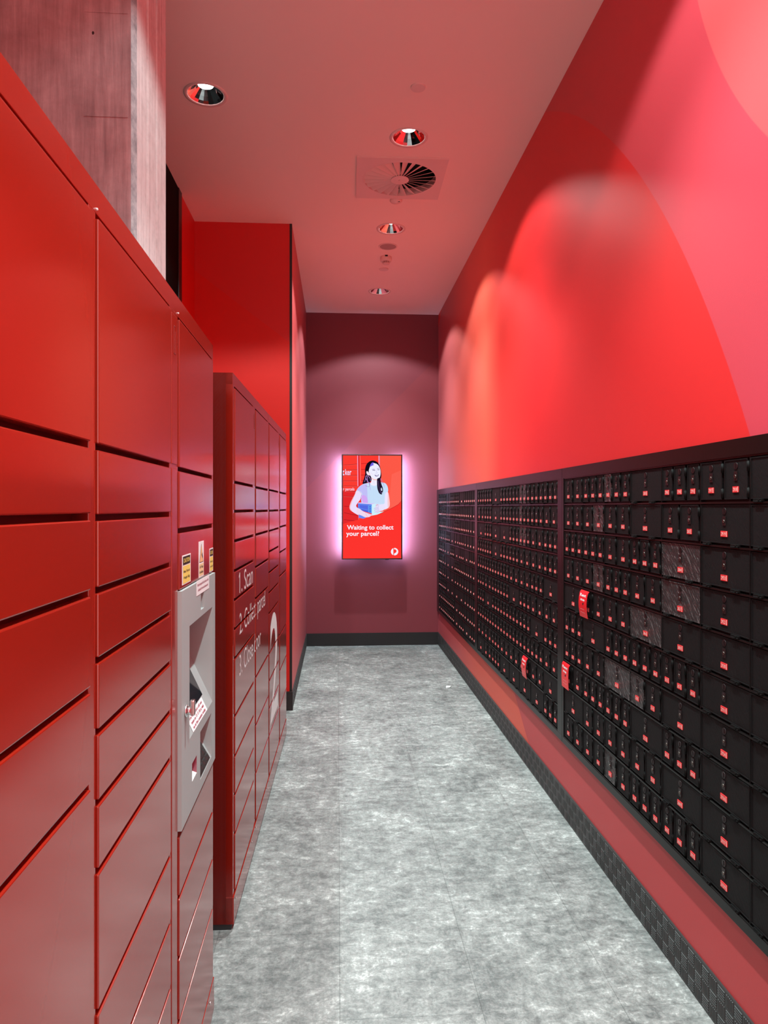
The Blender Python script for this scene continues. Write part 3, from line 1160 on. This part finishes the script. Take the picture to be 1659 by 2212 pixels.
def well(bm, h, D, zm, lip=0.0):
    u0, u1, z0, z1 = h
    T0, T1 = (u0, TF, z1), (u1, TF, z1)
    M0, M1 = (u0, TF + D, zm), (u1, TF + D, zm)
    B0, B1 = (u0, TF, z0), (u1, TF, z0)
    quad(bm, [T0, T1, M1, M0])
    quad(bm, [M0, M1, B1, B0])
    quad(bm, [T1, B1, M1])
    quad(bm, [T0, M0, B0])


well(bm, H_SCR, 0.100, 1.232)
well(bm, H_KEY, 0.058, 0.955)
for h, D in ((H_SLOT, 0.03),):
    u0, u1, z0, z1 = h
    quad(bm, [(u0, TF, z0), (u0, TF, z1), (u0, TF + D, z1), (u0, TF + D, z0)])
    quad(bm, [(u1, TF, z0), (u1, TF + D, z0), (u1, TF + D, z1), (u1, TF, z1)])
    quad(bm, [(u0, TF, z0), (u0, TF + D, z0), (u1, TF + D, z0), (u1, TF, z0)])
    quad(bm, [(u0, TF, z1), (u1, TF, z1), (u1, TF + D, z1), (u0, TF + D, z1)])
bmesh.ops.remove_doubles(bm, verts=bm.verts, dist=1e-5)
gt = finish('touch_terminal', bm, M_GREY, L1)
gt['label'] = 'grey metal terminal with sloping screen and keypad'


def on_slope(h, D, zm, s, tt, off=0.0):
    """point on the lower sloping face of a well: s across 0..1, tt up the slope 0..1"""
    u0, u1, z0, z1 = h
    u = u0 + (u1 - u0) * s
    y = TF + D * tt
    z = z0 + (zm - z0) * tt
    n = Vector((0, -(zm - z0), D)).normalized()
    return (u, y + n.y * off, z + n.z * off)


def slope_quad(bm, h, D, zm, s0, s1, t0, t1, off, mi=0):
    quad(bm, [on_slope(h, D, zm, s0, t0, off), on_slope(h, D, zm, s1, t0, off), on_slope(h, D, zm, s1, t1, off), on_slope(h, D, zm, s0, t1, off)], mi)


bm = bmesh.new()
A = (H_SCR, 0.100, 1.232)
slope_quad(bm, *A, 0.0, 0.80, 0.19, 0.985, 0.0012, 0)
for i, (s0, s1, t0, t1) in enumerate(((0.10, 0.30, 0.48, 0.62), (0.36, 0.56, 0.48, 0.62), (0.10, 0.30, 0.68, 0.82), (0.36, 0.56, 0.68, 0.82))):
    slope_quad(bm, *A, s0, s1, t0, t1, 0.0016, 1)
finish('touch_screen', bm, [M_GLASS, mat('screen_icon', (0.10, 0.04, 0.05), 0.3, emit=(0.12, 0.03, 0.04), estr=0.6)], gt)
# slot insert
bm = bmesh.new()
bx(bm, 1.197, 1.246, TF + 0.026, TF + 0.03, 1.330, 1.384, 0)
bx(bm, 1.218, 1.226, TF + 0.006, TF + 0.028, 1.331, 1.383, 1)
finish('card_slot', bm, [M_FOOT, M_GREY], gt)
bm = bmesh.new()
bx(bm, H_TRAY[0], H_TRAY[1], TF + 0.028, TF + 0.03, H_TRAY[2], H_TRAY[3], 0)
quad(bm, [(H_TRAY[1], TF, H_TRAY[2]), (H_TRAY[1], TF + 0.03, H_TRAY[2]), (H_TRAY[1], TF + 0.03, H_TRAY[3]), (H_TRAY[1], TF, H_TRAY[3])], 0)
quad(bm, [(H_TRAY[0], TF, H_TRAY[2]), (H_TRAY[1], TF, H_TRAY[2]), (H_TRAY[1], TF + 0.03, H_TRAY[2] + 0.012), (H_TRAY[0], TF + 0.03, H_TRAY[2] + 0.012)], 1)
finish('scan_window', bm, [mat('smoky_red', (0.30, 0.06, 0.09), 0.12), M_WHITE], gt)
B = (H_KEY, 0.058, 0.955)
bm = bmesh.new()
slope_quad(bm, *B, 0.0, 0.90, 0.03, 0.97, 0.001)
finish('keypad', bm, M_KEY, gt)
for r in range(5):
    for c in range(4):
        bm = bmesh.new()
        s0, s1 = 0.06 + c * 0.21, 0.22 + c * 0.21
        t0, t1 = 0.08 + r * 0.175, 0.21 + r * 0.175
        lo_ = [on_slope(*B, a, b, 0.001) for a, b in ((s0, t0), (s1, t0), (s1, t1), (s0, t1))]
        hi_ = [on_slope(*B, a, b, 0.0045) for a, b in ((s0 + 0.015, t0 + 0.012), (s1 - 0.015, t0 + 0.012), (s1 - 0.015, t1 - 0.012), (s0 + 0.015, t1 - 0.012))]
        lv = [bm.verts.new(p) for p in lo_]
        hv = [bm.verts.new(p) for p in hi_]
        bm.faces.new(hv)
        for q in range(4):
            bm.faces.new((lv[q], lv[(q + 1) % 4], hv[(q + 1) % 4], hv[q]))
        finish('key', bm, M_KEYY if (r, c) == (4, 3) else (M_KEYR if (r, c) == (3, 3) else M_KEY), gt)
# key lock on the terminal's near edge
bm = bmesh.new()
cyl(bm, (0.984, TF, 1.108), 0.016, 0.015, 0.005, '-y', 28)
cyl(bm, (0.984, TF - 0.005, 1.108), 0.011, 0.011, 0.009, '-y', 24)
bx(bm, 0.976, 0.992, TF - 0.024, TF - 0.012, 1.096, 1.136, 0, 0.004)
finish('lock_handle', bm, M_STEEL, gt)


# stickers
def sticker(name, parent, u0, u1, z0, z1, draw, mats, y=-0.0006, label=None):
    bm = bmesh.new()
    bx(bm, u0, u1, y, y + 0.0005, z0, z1, 0)
    draw(bm, y - 0.0003)
    o = finish(name, bm, mats, parent)
    if label:
        o['label'] = label
    return o


def caution(lines):
    def f(u0, u1, z0, z1):
        def d(bm, y):
            w, h = u1 - u0, z1 - z0
            quad(bm, [(u0 + w * .07, y, z0 + h * .665), (u1 - w * .07, y, z0 + h * .665), (u1 - w * .07, y, z1 - h * .045), (u0 + w * .07, y, z1 - h * .045)], 1)
            quad(bm, [(u0 + w * .07, y, z0 + h * .035), (u1 - w * .07, y, z0 + h * .035), (u1 - w * .07, y, z0 + h * .63), (u0 + w * .07, y, z0 + h * .63)], 2)
            put_text(bm, 'CAUTION', (u0 + u1) / 2, z0 + h * .745, h * .14, w * .74, y - 0.0003, 2, 0.02)
            for i, s in enumerate(lines):
                put_text(bm, s, (u0 + u1) / 2, z0 + h * (.40 - i * .21), h * .085, w * .70, y - 0.0003, 1, 0.01)
        return d
    return f


a = (0.972, 1.078, 1.424, 1.498)
sticker('caution_sticker', L1, *a, caution(['Max Parcel', 'Weight 16kg'])(*a), [M_WHITE, M_INK, M_YEL])
a = (1.372, 1.436, 1.420, 1.492)
sticker('caution_sticker', L1, *a, caution(['Doors may', 'open suddenly'])(*a), [M_WHITE, M_INK, M_YEL])
a = (1.194, 1.272, 1.420, 1.522)


def warn(bm, y):
    u0, u1, z0, z1 = a
    w, h = u1 - u0, z1 - z0
    um = (u0 + u1) / 2
    quad(bm, [(u0 + w * .10, y, z0 + h * .41), (u1 - w * .10, y, z0 + h * .41), (um, y, z1 - h * .06)], 1)
    quad(bm, [(u0 + w * .15, y - .0002, z0 + h * .425), (u1 - w * .15, y - .0002, z0 + h * .425), (um, y - .0002, z1 - h * .10)], 2)
    quad(bm, [(um, y - .0004, z0 + h * .62), (um + w * .12, y - .0004, z0 + h * .68), (um + w * .26, y - .0004, z0 + h * .53), (um + w * .20, y - .0004, z0 + h * .51)], 1)
    quad(bm, [(u0 + w * .07, y, z0 + h * .04), (u1 - w * .07, y, z0 + h * .04), (u1 - w * .07, y, z0 + h * .37), (u0 + w * .07, y, z0 + h * .37)], 3)
    put_text(bm, '24/7 Video', um, z0 + h * .25, h * .07, w * .7, y - 0.0003, 1, 0.01)
    put_text(bm, 'Surveillance', um, z0 + h * .11, h * .07, w * .75, y - 0.0003, 1, 0.01)


sticker('warning_sticker', L1, *a, warn, [M_WHITE, M_INK, mat('orange_label', (0.80, 0.45, 0.22), 0.5), mat('sand_label', (0.78, 0.56, 0.30), 0.5)])


def lab1(bm, y):
    put_text(bm, 'Parcels dropped off in this locker will be', 1.227, 1.402, 0.0075, 0.175, y, 1, 0.01)
    put_text(bm, 'collected by the next business day', 1.227, 1.388, 0.0075, 0.16, y, 1, 0.01)


sticker('notice_label', gt, 1.128, 1.326, 1.377, 1.418, lab1, [M_WHITE, M_INKR], TF - 0.0008)
# slanted label on the lower slope of the screen well
bm = bmesh.new()


def slope_at(u, v, off):
    return on_slope(*A, u, v, off)


bm2 = bm
slope_quad(bm, *A, 0.14, 0.74, 0.005, 0.18, 0.0010, 0)
for i, s in enumerate(('For assistance call our', 'team on 13 13 18 or visit', 'us at the counter today')):
    put_text(bm, s, 0.44, 0.130 - i * 0.053, 0.033, 0.50, 0, 1, 0.015, at=lambda a, b: slope_at(a, b, 0.0016))
finish('notice_label', bm, [M_WHITE, M_INKR], gt)

# ---- farther locker
P2, Q2 = (-0.397, 2.671), (-0.361, 4.910)
loc, rz = local_frame(P2, Q2)
L2 = thing('parcel_locker', 'red steel parcel locker bank with white instruction lettering, beyond the concrete pillar', 'parcel locker', loc, rz, 'parcel lockers along the left side')
k1, k2, k3, k4 = (0.088, 0.619), (0.700, 1.221), (1.262, 1.782), (1.862, 2.326)
locker_body(L2, 0.055, 2.341, [k1, k2, k3, k4], 0.24, 0.125, None, seams=(1.24,))
sup2 = []
locker_column(L2, *k1, [2.088, 1.719, 1.606, 1.491, 1.376, 1.263, 1.150, 1.037, 0.813, 0.658, 0.508, 0.357, 0.135], sup2)
locker_column(L2, *k2, [2.088, 1.716, 1.603, 1.491, 1.338, 1.189, 0.816, 0.588, 0.361, 0.135], sup2)
locker_column(L2, *k3, [2.088, 1.717, 1.602, 1.490, 1.375, 1.260, 1.148, 1.033, 0.811, 0.660, 0.507, 0.356, 0.135], sup2)
locker_column(L2, *k4, [2.088, 1.715, 1.602, 1.495, 1.332, 1.181, 0.804, 0.579, 0.345, 0.135], sup2)
lock_panel(L2, 0.628, 0.672)
lock_panel(L2, 1.79, 1.835)
# lettering printed across doors and stiles: cut where the gaps are, laid on whatever carries it
def lettering(specs, sup, parent, u_lo, u_hi):
    bm = bmesh.new()
    for body, u, z, h, w, bold in specs:
        put_text(bm, body, u, z, h, w, 0.0, 0, bold, align='LEFT', res=6)
    # the figure one gets its flag
    quad(bm, [(0.1955, 0, 1.355), (0.1955, 0, 1.343), (0.180, 0, 1.333), (0.180, 0, 1.343)])
    us = sorted({round(e, 5) for s in sup for e in s[:2]})
    zs = sorted({round(e, 5) for s in sup for e in s[2:]})
    for u in us:
        g = list(bm.verts) + list(bm.edges) + list(bm.faces)
        bmesh.ops.bisect_plane(bm, geom=g, plane_co=(u, 0, 0), plane_no=(1, 0, 0))
    for z in zs:
        g = list(bm.verts) + list(bm.edges) + list(bm.faces)
        bmesh.ops.bisect_plane(bm, geom=g, plane_co=(0, 0, z), plane_no=(0, 0, 1))
    bmesh.ops.split_edges(bm, edges=list(bm.edges))
    kill = []
    for f in bm.faces:
        c = f.calc_center_median()
        y = None
        for s in sup:
            if s[0] <= c.x <= s[1] and s[2] <= c.z <= s[3]:
                y = -0.0005
                break
        if y is None:
            incol = any(s[0] - 0.004 <= c.x <= s[1] + 0.004 for s in sup)
            if incol:
                kill.append(f)
                continue
            y = FRAME_Y - 0.0036 if (0.628 < c.x < 0.672 or 1.79 < c.x < 1.835) else FRAME_Y - 0.0006
        for v in f.verts:
            v.co.y = y
    bmesh.ops.delete(bm, geom=kill, context='FACES')
    o = finish('lettering', bm, M_LETTER, parent)
    o['label'] = 'white printed instructions and big numeral'
    return o


lettering([('1. Scan', 0.195, 1.272, 0.083, 0.390, -0.004), ('2. Collect parcel', 0.195, 1.105, 0.083, 0.865, -0.004),
           ('3. Close door', 0.190, 0.938, 0.083, 0.690, -0.004), ('2', 1.300, 0.395, 0.600, 0.430, 0.004)], sup2, L2, 0, 0)


# ------------------------------------------------------------------ mailbox bank on the right wall
BX = 1.165
ROWS = 10
ROW_H = 0.1334
ZTOP = 1.766
BF = 0.012        # inner frame plane sits 12 mm behind the rim


def door_bm(w, h, big, m_i=0, hinges=False, hardware=False, bm=None, x=0.0, z=0.0):
    """door with raised border; origin at the lower left corner"""
    own = bm is None
    if own:
        bm = bmesh.new()
    g = 0.0028
    hg = 0.010 if not big else 0.0
    x0, x1, z0, z1 = x + g, x + w - g - hg, z + 0.010, z + h - 0.006
    bx(bm, x0, x1, 0.0055, BF, z0, z1, m_i)
    # slim raised border
    b = 0.003
    for a in ((x0, x1, z1 - b, z1), (x0, x1, z0, z0 + b), (x0, x0 + b, z0 + b, z1 - b), (x1 - b, x1, z0 + b, z1 - b)):
        bx(bm, a[0], a[1], 0.0035, 0.0060, a[2], a[3], m_i)
    return bm


def hinge_v(bm, x, z, r=0.0052, L=0.028, mi=0):
    cyl(bm, (x, 0.004, z), r, r, L, 'z', 10, mi)
    cyl(bm, (x, 0.004, z + L), r * 0.55, r * 0.4, 0.0018, 'z', 8, mi)


def hinge_h(bm, x, z, L=0.042, mi=0):
    bx(bm, x, x + L, -0.002, 0.008, z - 0.0075, z + 0.0005, mi, 0.0016)
    bx(bm, x + L * 0.62, x + L * 0.78, -0.0045, 0.004, z - 0.006, z - 0.001, mi, 0.001)
    cyl(bm, (x + 0.002, -0.0005, z - 0.0075), 0.003, 0.003, L - 0.004, 'x', 8, mi)


W3 = 0.2735
proto = {}


def protos(W):
    """shared meshes for the three door widths of one bank"""
    d = {}
    for n in (1, 2, 3):
        w = W / n
        big = n == 1
        e = {}
        for key, m in (('door', M_DOOR), ('door_glint', M_DOOR_GLINT)):
            bm = door_bm(w, ROW_H, big)
            me = bpy.data.meshes.new('door')
            bm.to_mesh(me)
            bm.free()
            me.materials.append(m)
            e[key] = me
        xc = (w - (0 if big else 0.010)) / 2
        bm = bmesh.new()
        cyl(bm, (xc, 0.0055, 0.108), 0.0104, 0.0100, 0.002, '-y', 24)
        bx(bm, xc - 0.0012, xc + 0.0012, 0.0022, 0.0035, 0.101, 0.115)
        me = bpy.data.meshes.new('round_catch')
        bm.to_mesh(me)
        bm.free()
        me.materials.append(M_LOCKP)
        e['catch'] = me
        bm = bmesh.new()
        bx(bm, xc - 0.0088, xc + 0.0088, 0.0030, 0.0055, 0.064, 0.092, 0, 0.0006)
        cyl(bm, (xc, 0.0030, 0.077), 0.0055, 0.0050, 0.0022, '-y', 16, 1)
        bx(bm, xc - 0.0008, xc + 0.0008, 0.0004, 0.0010, 0.0735, 0.0805, 0)
        me = bpy.data.meshes.new('lock')
        bm.to_mesh(me)
        bm.free()
        me.materials.append(M_LOCKP)
        me.materials.append(M_BRASS)
        e['lock'] = me
        e['hinges'] = []
        if big:
            spots = (w * 0.08, w * 0.66)
            for sx in spots:
                bm = bmesh.new()
                hinge_h(bm, sx, 0.010)
                me = bpy.data.meshes.new('hinge')
                bm.to_mesh(me)
                bm.free()
                me.materials.append(M_HINGE)
                e['hinges'].append(me)
        else:
            for sz in (0.014, 0.090):
                bm = bmesh.new()
                hinge_v(bm, w - 0.0072, sz)
                me = bpy.data.meshes.new('hinge')
                bm.to_mesh(me)
                bm.free()
                me.materials.append(M_HINGE)
                e['hinges'].append(me)
        e['w'], e['xc'], e['big'] = w, xc, big
        d[n] = e
    return d


def plate_into(bm, xc, num, mi_plate=0, mi_digit=1, x=0.0, z=0.0, simple=False, wide=False):
    hw = 0.0145 if not wide else 0.0172
    zc = 0.039
    bx(bm, x + xc - hw, x + xc + hw, 0.0028, 0.0055, z + zc - 0.0088, z + zc + 0.0088, mi_plate)
    if simple:
        bx(bm, x + xc - hw * 0.8, x + xc + hw * 0.8, 0.0022, 0.0030, z + zc - 0.0060, z + zc + 0.0060, mi_digit)
    else:
        put_text(bm, num, x + xc - 0.0012, z + zc - 0.0052, 0.0104, hw * 1.45, 0.0023, mi_digit, 0.0, res=2)
        bx(bm, x + xc + hw * 0.86, x + xc + hw * 0.97, 0.0024, 0.0029, z + zc - 0.008, z + zc + 0.008, mi_digit)


def plate_mesh(xc, num, simple=False, wide=False):
    bm = bmesh.new()
    plate_into(bm, xc, num, simple=simple, wide=wide)
    me = bpy.data.meshes.new('number_plate')
    bm.to_mesh(me)
    bm.free()
    me.materials.append(M_PLATE)
    me.materials.append(M_DIGIT)
    return me


def bank(label, y_far, y_near, y_doors, W, layout, numbers, detail, glint=(), tilt=None):
    """one framed bay; local x runs from its far end towards the camera"""
    root = thing('mailbox_bank', label, 'mailbox bank', (BX, y_far, 0), -math.pi / 2, 'black mailbox banks on the right wall')
    L = y_far - y_near
    x_d0 = y_far - y_doors
    ncols = len(layout[0])
    x_d1 = x_d0 + ncols * W
    zb = ZTOP - ROWS * ROW_H
    zt, zl = 1.820, 0.398
    # outer rim
    bm = bmesh.new()
    bx(bm, 0, L - 0.001, 0.0, 0.0195, ZTOP + 0.002, zt, 0, 0.0008)
    bx(bm, 0, L - 0.001, 0.0, 0.0195, zl, zb - 0.001, 0, 0.0008)
    bx(bm, 0, x_d0 - 0.002, 0.0, 0.0195, zb - 0.001, ZTOP + 0.002, 0, 0.0008)
    if L - 0.001 > x_d1 + 0.004:
        bx(bm, x_d1 + 0.002, L - 0.001, 0.0, 0.0195, zb - 0.001, ZTOP + 0.002, 0, 0.0008)
    finish('outer_frame', bm, M_FRAME, root)
    bm = bmesh.new()
    bx(bm, 0.002, L - 0.003, BF, 0.0195, zl + 0.002, zt - 0.002, 0)
    for r in range(ROWS + 1):
        z = ZTOP - r * ROW_H
        bx(bm, x_d0, x_d1, 0.002, BF, z - 0.0030, z + 0.0030, 1)
    for c in range(ncols + 1):
        bx(bm, x_d0 + c * W - 0.0022, x_d0 + c * W + 0.0022, 0.003, BF, zb, ZTOP, 0)
    finish('inner_grid', bm, [M_GRID, M_FRAME], root)
    P = protos(W)
    cells = []
    for r in range(ROWS):
        for c in range(ncols):
            n = layout[r][c]
            for i in range(n):
                cells.append((r, c, n, i))
    # screen size of each door decides which ones are parts of their own
    def size(cell):
        r, c, n, i = cell
        xx = x_d0 + c * W + (i + 0.5) * W / n
        yy = y_far - xx
        return (W / n) * BX / (yy * yy) / yy
    order = sorted(cells, key=size, reverse=True)
    own = set(order[:100])
    bm_rest = bmesh.new()
    for cell in cells:
        r, c, n, i = cell
        e = P[n]
        x = x_d0 + c * W + i * e['w']
        z = ZTOP - (r + 1) * ROW_H
        num = numbers.get((r, c, i)) or '%d' % (numbers['base'] + c * 26 + r * 3 + i)
        if cell in own:
            isg = (r, c, i) in glint or (r, c) in glint
            d = link('mailbox_door', e['door_glint' if isg else 'door'], root)
            d.location = (x, 0, z)
            d.rotation_euler = (random.uniform(-0.010, 0.010), 0, random.uniform(-0.006, 0.006))
            if tilt and (r, c) in tilt:
                d.rotation_euler = tilt[(r, c)]
            if detail >= 2:
                link('round_catch', e['catch'], d)
                link('lock', e['lock'], d)
                for hme in e['hinges']:
                    link('hinge', hme, d)
            elif detail == 1:
                link('lock', e['lock'], d)
                for hme in e['hinges']:
                    link('hinge', hme, d)
            link('number_plate', plate_mesh(e['xc'], num, simple=(detail == 0), wide=e['big']), d)
        else:
            door_bm(e['w'], ROW_H, e['big'], 0, bm=bm_rest, x=x, z=z)
            xc = e['xc']
            bx(bm_rest, x + xc - 0.0088, x + xc + 0.0088, 0.0030, 0.0055, z + 0.064, z + 0.092, 2)
            cyl(bm_rest, (x + xc, 0.0030, z + 0.077), 0.005, 0.005, 0.002, '-y', 8, 3)
            cyl(bm_rest, (x + xc, 0.0055, z + 0.108), 0.0085, 0.0085, 0.002, '-y', 10, 2)
            if e['big']:
                hinge_h(bm_rest, x + e['w'] * .08, z + 0.010, mi=1)
                hinge_h(bm_rest, x + e['w'] * .66, z + 0.010, mi=1)
            else:
                hinge_v(bm_rest, x + e['w'] - 0.0072, z + 0.014, mi=1)
                hinge_v(bm_rest, x + e['w'] - 0.0072, z + 0.090, mi=1)
            plate_into(bm_rest, xc, num, 4, 5, x, z, simple=(detail == 0), wide=e['big'])
    if len(cells) > 100:
        finish('mailbox_doors', bm_rest, [M_DOOR, M_HINGE, M_LOCKP, M_BRASS, M_PLATE, M_DIGIT], root, kind='stuff')
    else:
        bm_rest.free()
    return root, x_d0


LAY3 = [[2, 3, 3, 1, 3, 2, 1], [2, 2, 2, 1, 2, 1, 1], [3, 3, 2, 3, 1, 1, 1], [2, 2, 3, 2, 1, 1, 1], [1, 2, 2, 1, 1, 1, 1],
        [3, 1, 3, 3, 3, 1, 1], [3, 2, 1, 2, 1, 1, 1], [2, 3, 3, 1, 3, 1, 1], [1, 2, 2, 2, 1, 1, 1], [2, 2, 2, 3, 3, 1, 1]]
N3 = {'base': 2560}
for r, c, L_ in ((0, 4, (2788, 2790, 2791)), (0, 5, (2917, 2918)), (1, 5, (2919,)), (2, 5, (2921,)), (3, 5, (2922,)), (4, 5, (2930,)), (5, 5, (2931,)),
                 (6, 5, (2934,)), (7, 5, (2936,)), (8, 5, (2937,)), (9, 5, (2939,)), (1, 4, (2802, 2803)), (2, 4, (2804,)), (3, 4, (2827,)), (4, 4, (2850,)),
                 (5, 4, (2851, 2857, 2859)), (6, 4, (2873,)), (7, 4, (2876, 2877, 2878)), (8, 4, (2889,)), (9, 4, (2899, 2900, 2901)),
                 (0, 3, (2820,)), (1, 3, (2843,)), (2, 3, (2849, 2850, 2853)), (3, 3, (2863, 2864)), (4, 3, (2866,)), (5, 3, (2867, 2874, 2880)),
                 (6, 3, (2708, 2714)), (7, 3, (2735,)), (8, 3, (2760, 2763)), (9, 3, (2764, 2768, 2774)),
                 (0, 2, (2467, 2470, 2472)), (1, 2, (2501, 2503)), (2, 2, (2509, 2524)), (3, 2, (2507, 2508, 2519)), (4, 2, (2525, 2527)),
                 (5, 2, (2536, 2540, 2545)), (6, 2, (2556,)), (7, 2, (2561, 2563, 2571)), (8, 2, (2580, 2584)), (9, 2, (2591, 2598))):
    for i, n in enumerate(L_):
        N3[(r, c, i)] = str(n)
B3, x3 = bank('black mailbox bank nearest the camera, with wide doors and two red hanging tags', 3.590, 1.640, 3.565, W3, LAY3, N3, 2,
              glint=((0, 1, 1), (0, 1, 2), (0, 2, 0), (1, 1, 1), (2, 1, 2), (2, 1, 1), (2, 4, 0), (4, 3), (3, 4), (3, 1, 1), (6, 2), (5, 0, 1), (6, 3, 0), (9, 2, 0)))

LAY2 = [[3, 3, 1, 3, 3, 3, 3, 3], [2, 3, 1, 3, 3, 3, 3, 2], [1, 3, 1, 1, 3, 3, 2, 3], [3, 3, 1, 3, 3, 2, 2, 3], [3, 3, 3, 3, 2, 2, 3, 1],
        [3, 2, 3, 3, 1, 3, 2, 2], [3, 1, 3, 3, 3, 3, 1, 3], [3, 3, 3, 3, 3, 3, 3, 2], [2, 2, 3, 2, 2, 2, 2, 1], [1, 2, 3, 1, 1, 1, 1, 3]]
B2, x2 = bank('middle black mailbox bank, with one red hanging tag low down', 5.853, 3.592, 5.818, 0.26875, LAY2, {'base': 2210}, 1,
              glint=((0, 5, 0), (0, 5, 1), (2, 5, 0), (2, 5, 1), (1, 5, 0)))

LAY1 = [[3, 3, 2, 3, 3, 1, 3, 3], [3, 3, 2, 3, 3, 3, 3, 2], [3, 3, 2, 2, 3, 3, 3, 2], [2, 2, 3, 1, 2, 3, 2, 2], [3, 2, 1, 3, 1, 3, 1, 3],
        [3, 2, 1, 1, 3, 3, 3, 2], [3, 2, 1, 1, 2, 2, 2, 2], [3, 3, 1, 1, 1, 1, 2, 3], [2, 3, 3, 3, 1, 3, 2, 3], [2, 3, 3, 3, 1, 3, 1, 3]]
B1, x1 = bank('farthest black mailbox bank, running to the corner by the screen wall', 8.205, 5.855, 8.060, 0.268, LAY1, {'base': 1860}, 0)


# red hanging tags
def hang_tag(label, y, z_top, w, h, bend=0.008):
    """curved plastic tag hooked over a mailbox door; local x runs towards the camera"""
    root = thing('hanging_tag', label, 'tag', (BX - 0.009, y, z_top), -math.pi / 2, 'red rental tags on mailbox doors')
    n = 16

    def surf(u, v, off=0.0):
        # v: 0 at the top .. 1 at the bottom
        bow = -bend * math.sin(math.pi * v) - 0.001 * v * v
        if v < 0.08:
            bow += 0.006 * (0.08 - v) / 0.08
        return (u, bow - off, -v * h)
    bm = bmesh.new()
    fr, bk = [], []
    for k in range(n + 1):
        v = k / n
        fr.append([bm.verts.new(surf(u, v, 0.0006)) for u in (0, w * .5, w)])
        bk.append([bm.verts.new(surf(u, v, -0.0006)) for u in (0, w * .5, w)])
    for k in range(n):
        for q in range(2):
            bm.faces.new((fr[k][q], fr[k + 1][q], fr[k + 1][q + 1], fr[k][q + 1]))
            bm.faces.new((bk[k][q], bk[k][q + 1], bk[k + 1][q + 1], bk[k + 1][q]))
        bm.faces.new((fr[k][0], bk[k][0], bk[k + 1][0], fr[k + 1][0]))
        bm.faces.new((fr[k][2], fr[k + 1][2], bk[k + 1][2], bk[k][2]))
    bm.faces.new((fr[0][0], fr[0][1], fr[0][2], bk[0][2], bk[0][1], bk[0][0]))
    bm.faces.new((fr[n][0], bk[n][0], bk[n][1], bk[n][2], fr[n][2], fr[n][1]))
    finish('tag_body', bm, M_TAG, root)
    bm = bmesh.new()
    at = lambda a, b: surf(a, -b / h, 0.0013)
    put_text(bm, 'Rent', w * .5, -h * 0.215, h * 0.105, w * 0.74, 0, 0, 0.03, at=at)
    put_text(bm, 'me', w * .5, -h * 0.375, h * 0.10, w * 0.50, 0, 0, 0.03, at=at)
    for z_, ww in ((-0.70, .5), (-0.82, .55)):
        put_text(bm, 'ask us how', w * .5, h * z_, h * 0.028, w * ww, 0, 0, 0.0, at=at)
    finish('printed_words', bm, M_WHITE, root)
    bm = bmesh.new()
    quad(bm, [surf(w * .52, .44, .0012), surf(w * .68, .44, .0012), surf(w * .62, .53, .0012), surf(w * .50, .52, .0012)])
    finish('keyhole', bm, M_INK, root)
    return root


wm = W3 / 2
hang_tag('red Rent me tag highest of the three, on the nearest mailbox bank',
         3.565 - W3 * 1 - 0.004, ZTOP - 4 * ROW_H - 0.006, 0.104, ROW_H - 0.008)
hang_tag('red Rent me tag low beside the post between the nearest and middle mailbox banks',
         3.565 - 0.006, ZTOP - 7 * ROW_H - 0.006, 0.104, ROW_H - 0.006, 0.003)
hang_tag('red Rent me tag hanging low on the middle mailbox bank',
         5.818 - 0.26875 * 5.5 - 0.004, ZTOP - 8 * ROW_H - 0.006, 0.102, ROW_H - 0.006)

# scrap of white paper on the floor
bm = bmesh.new()
pts = [(0, 0, .001), (.035, .006, .004), (.05, .03, .010), (.03, .045, .004), (.006, .03, .012)]
vs = [bm.verts.new(p) for p in pts]
c = bm.verts.new((.024, .022, .014))
for i in range(5):
    bm.faces.new((vs[i], vs[(i + 1) % 5], c))
o = finish('paper_scrap', bm, M_PAPER)
o.location = (0.97, 6.25, 0.0)
tag(o, 'tiny crumpled white paper scrap on the floor near the right skirting', 'paper')
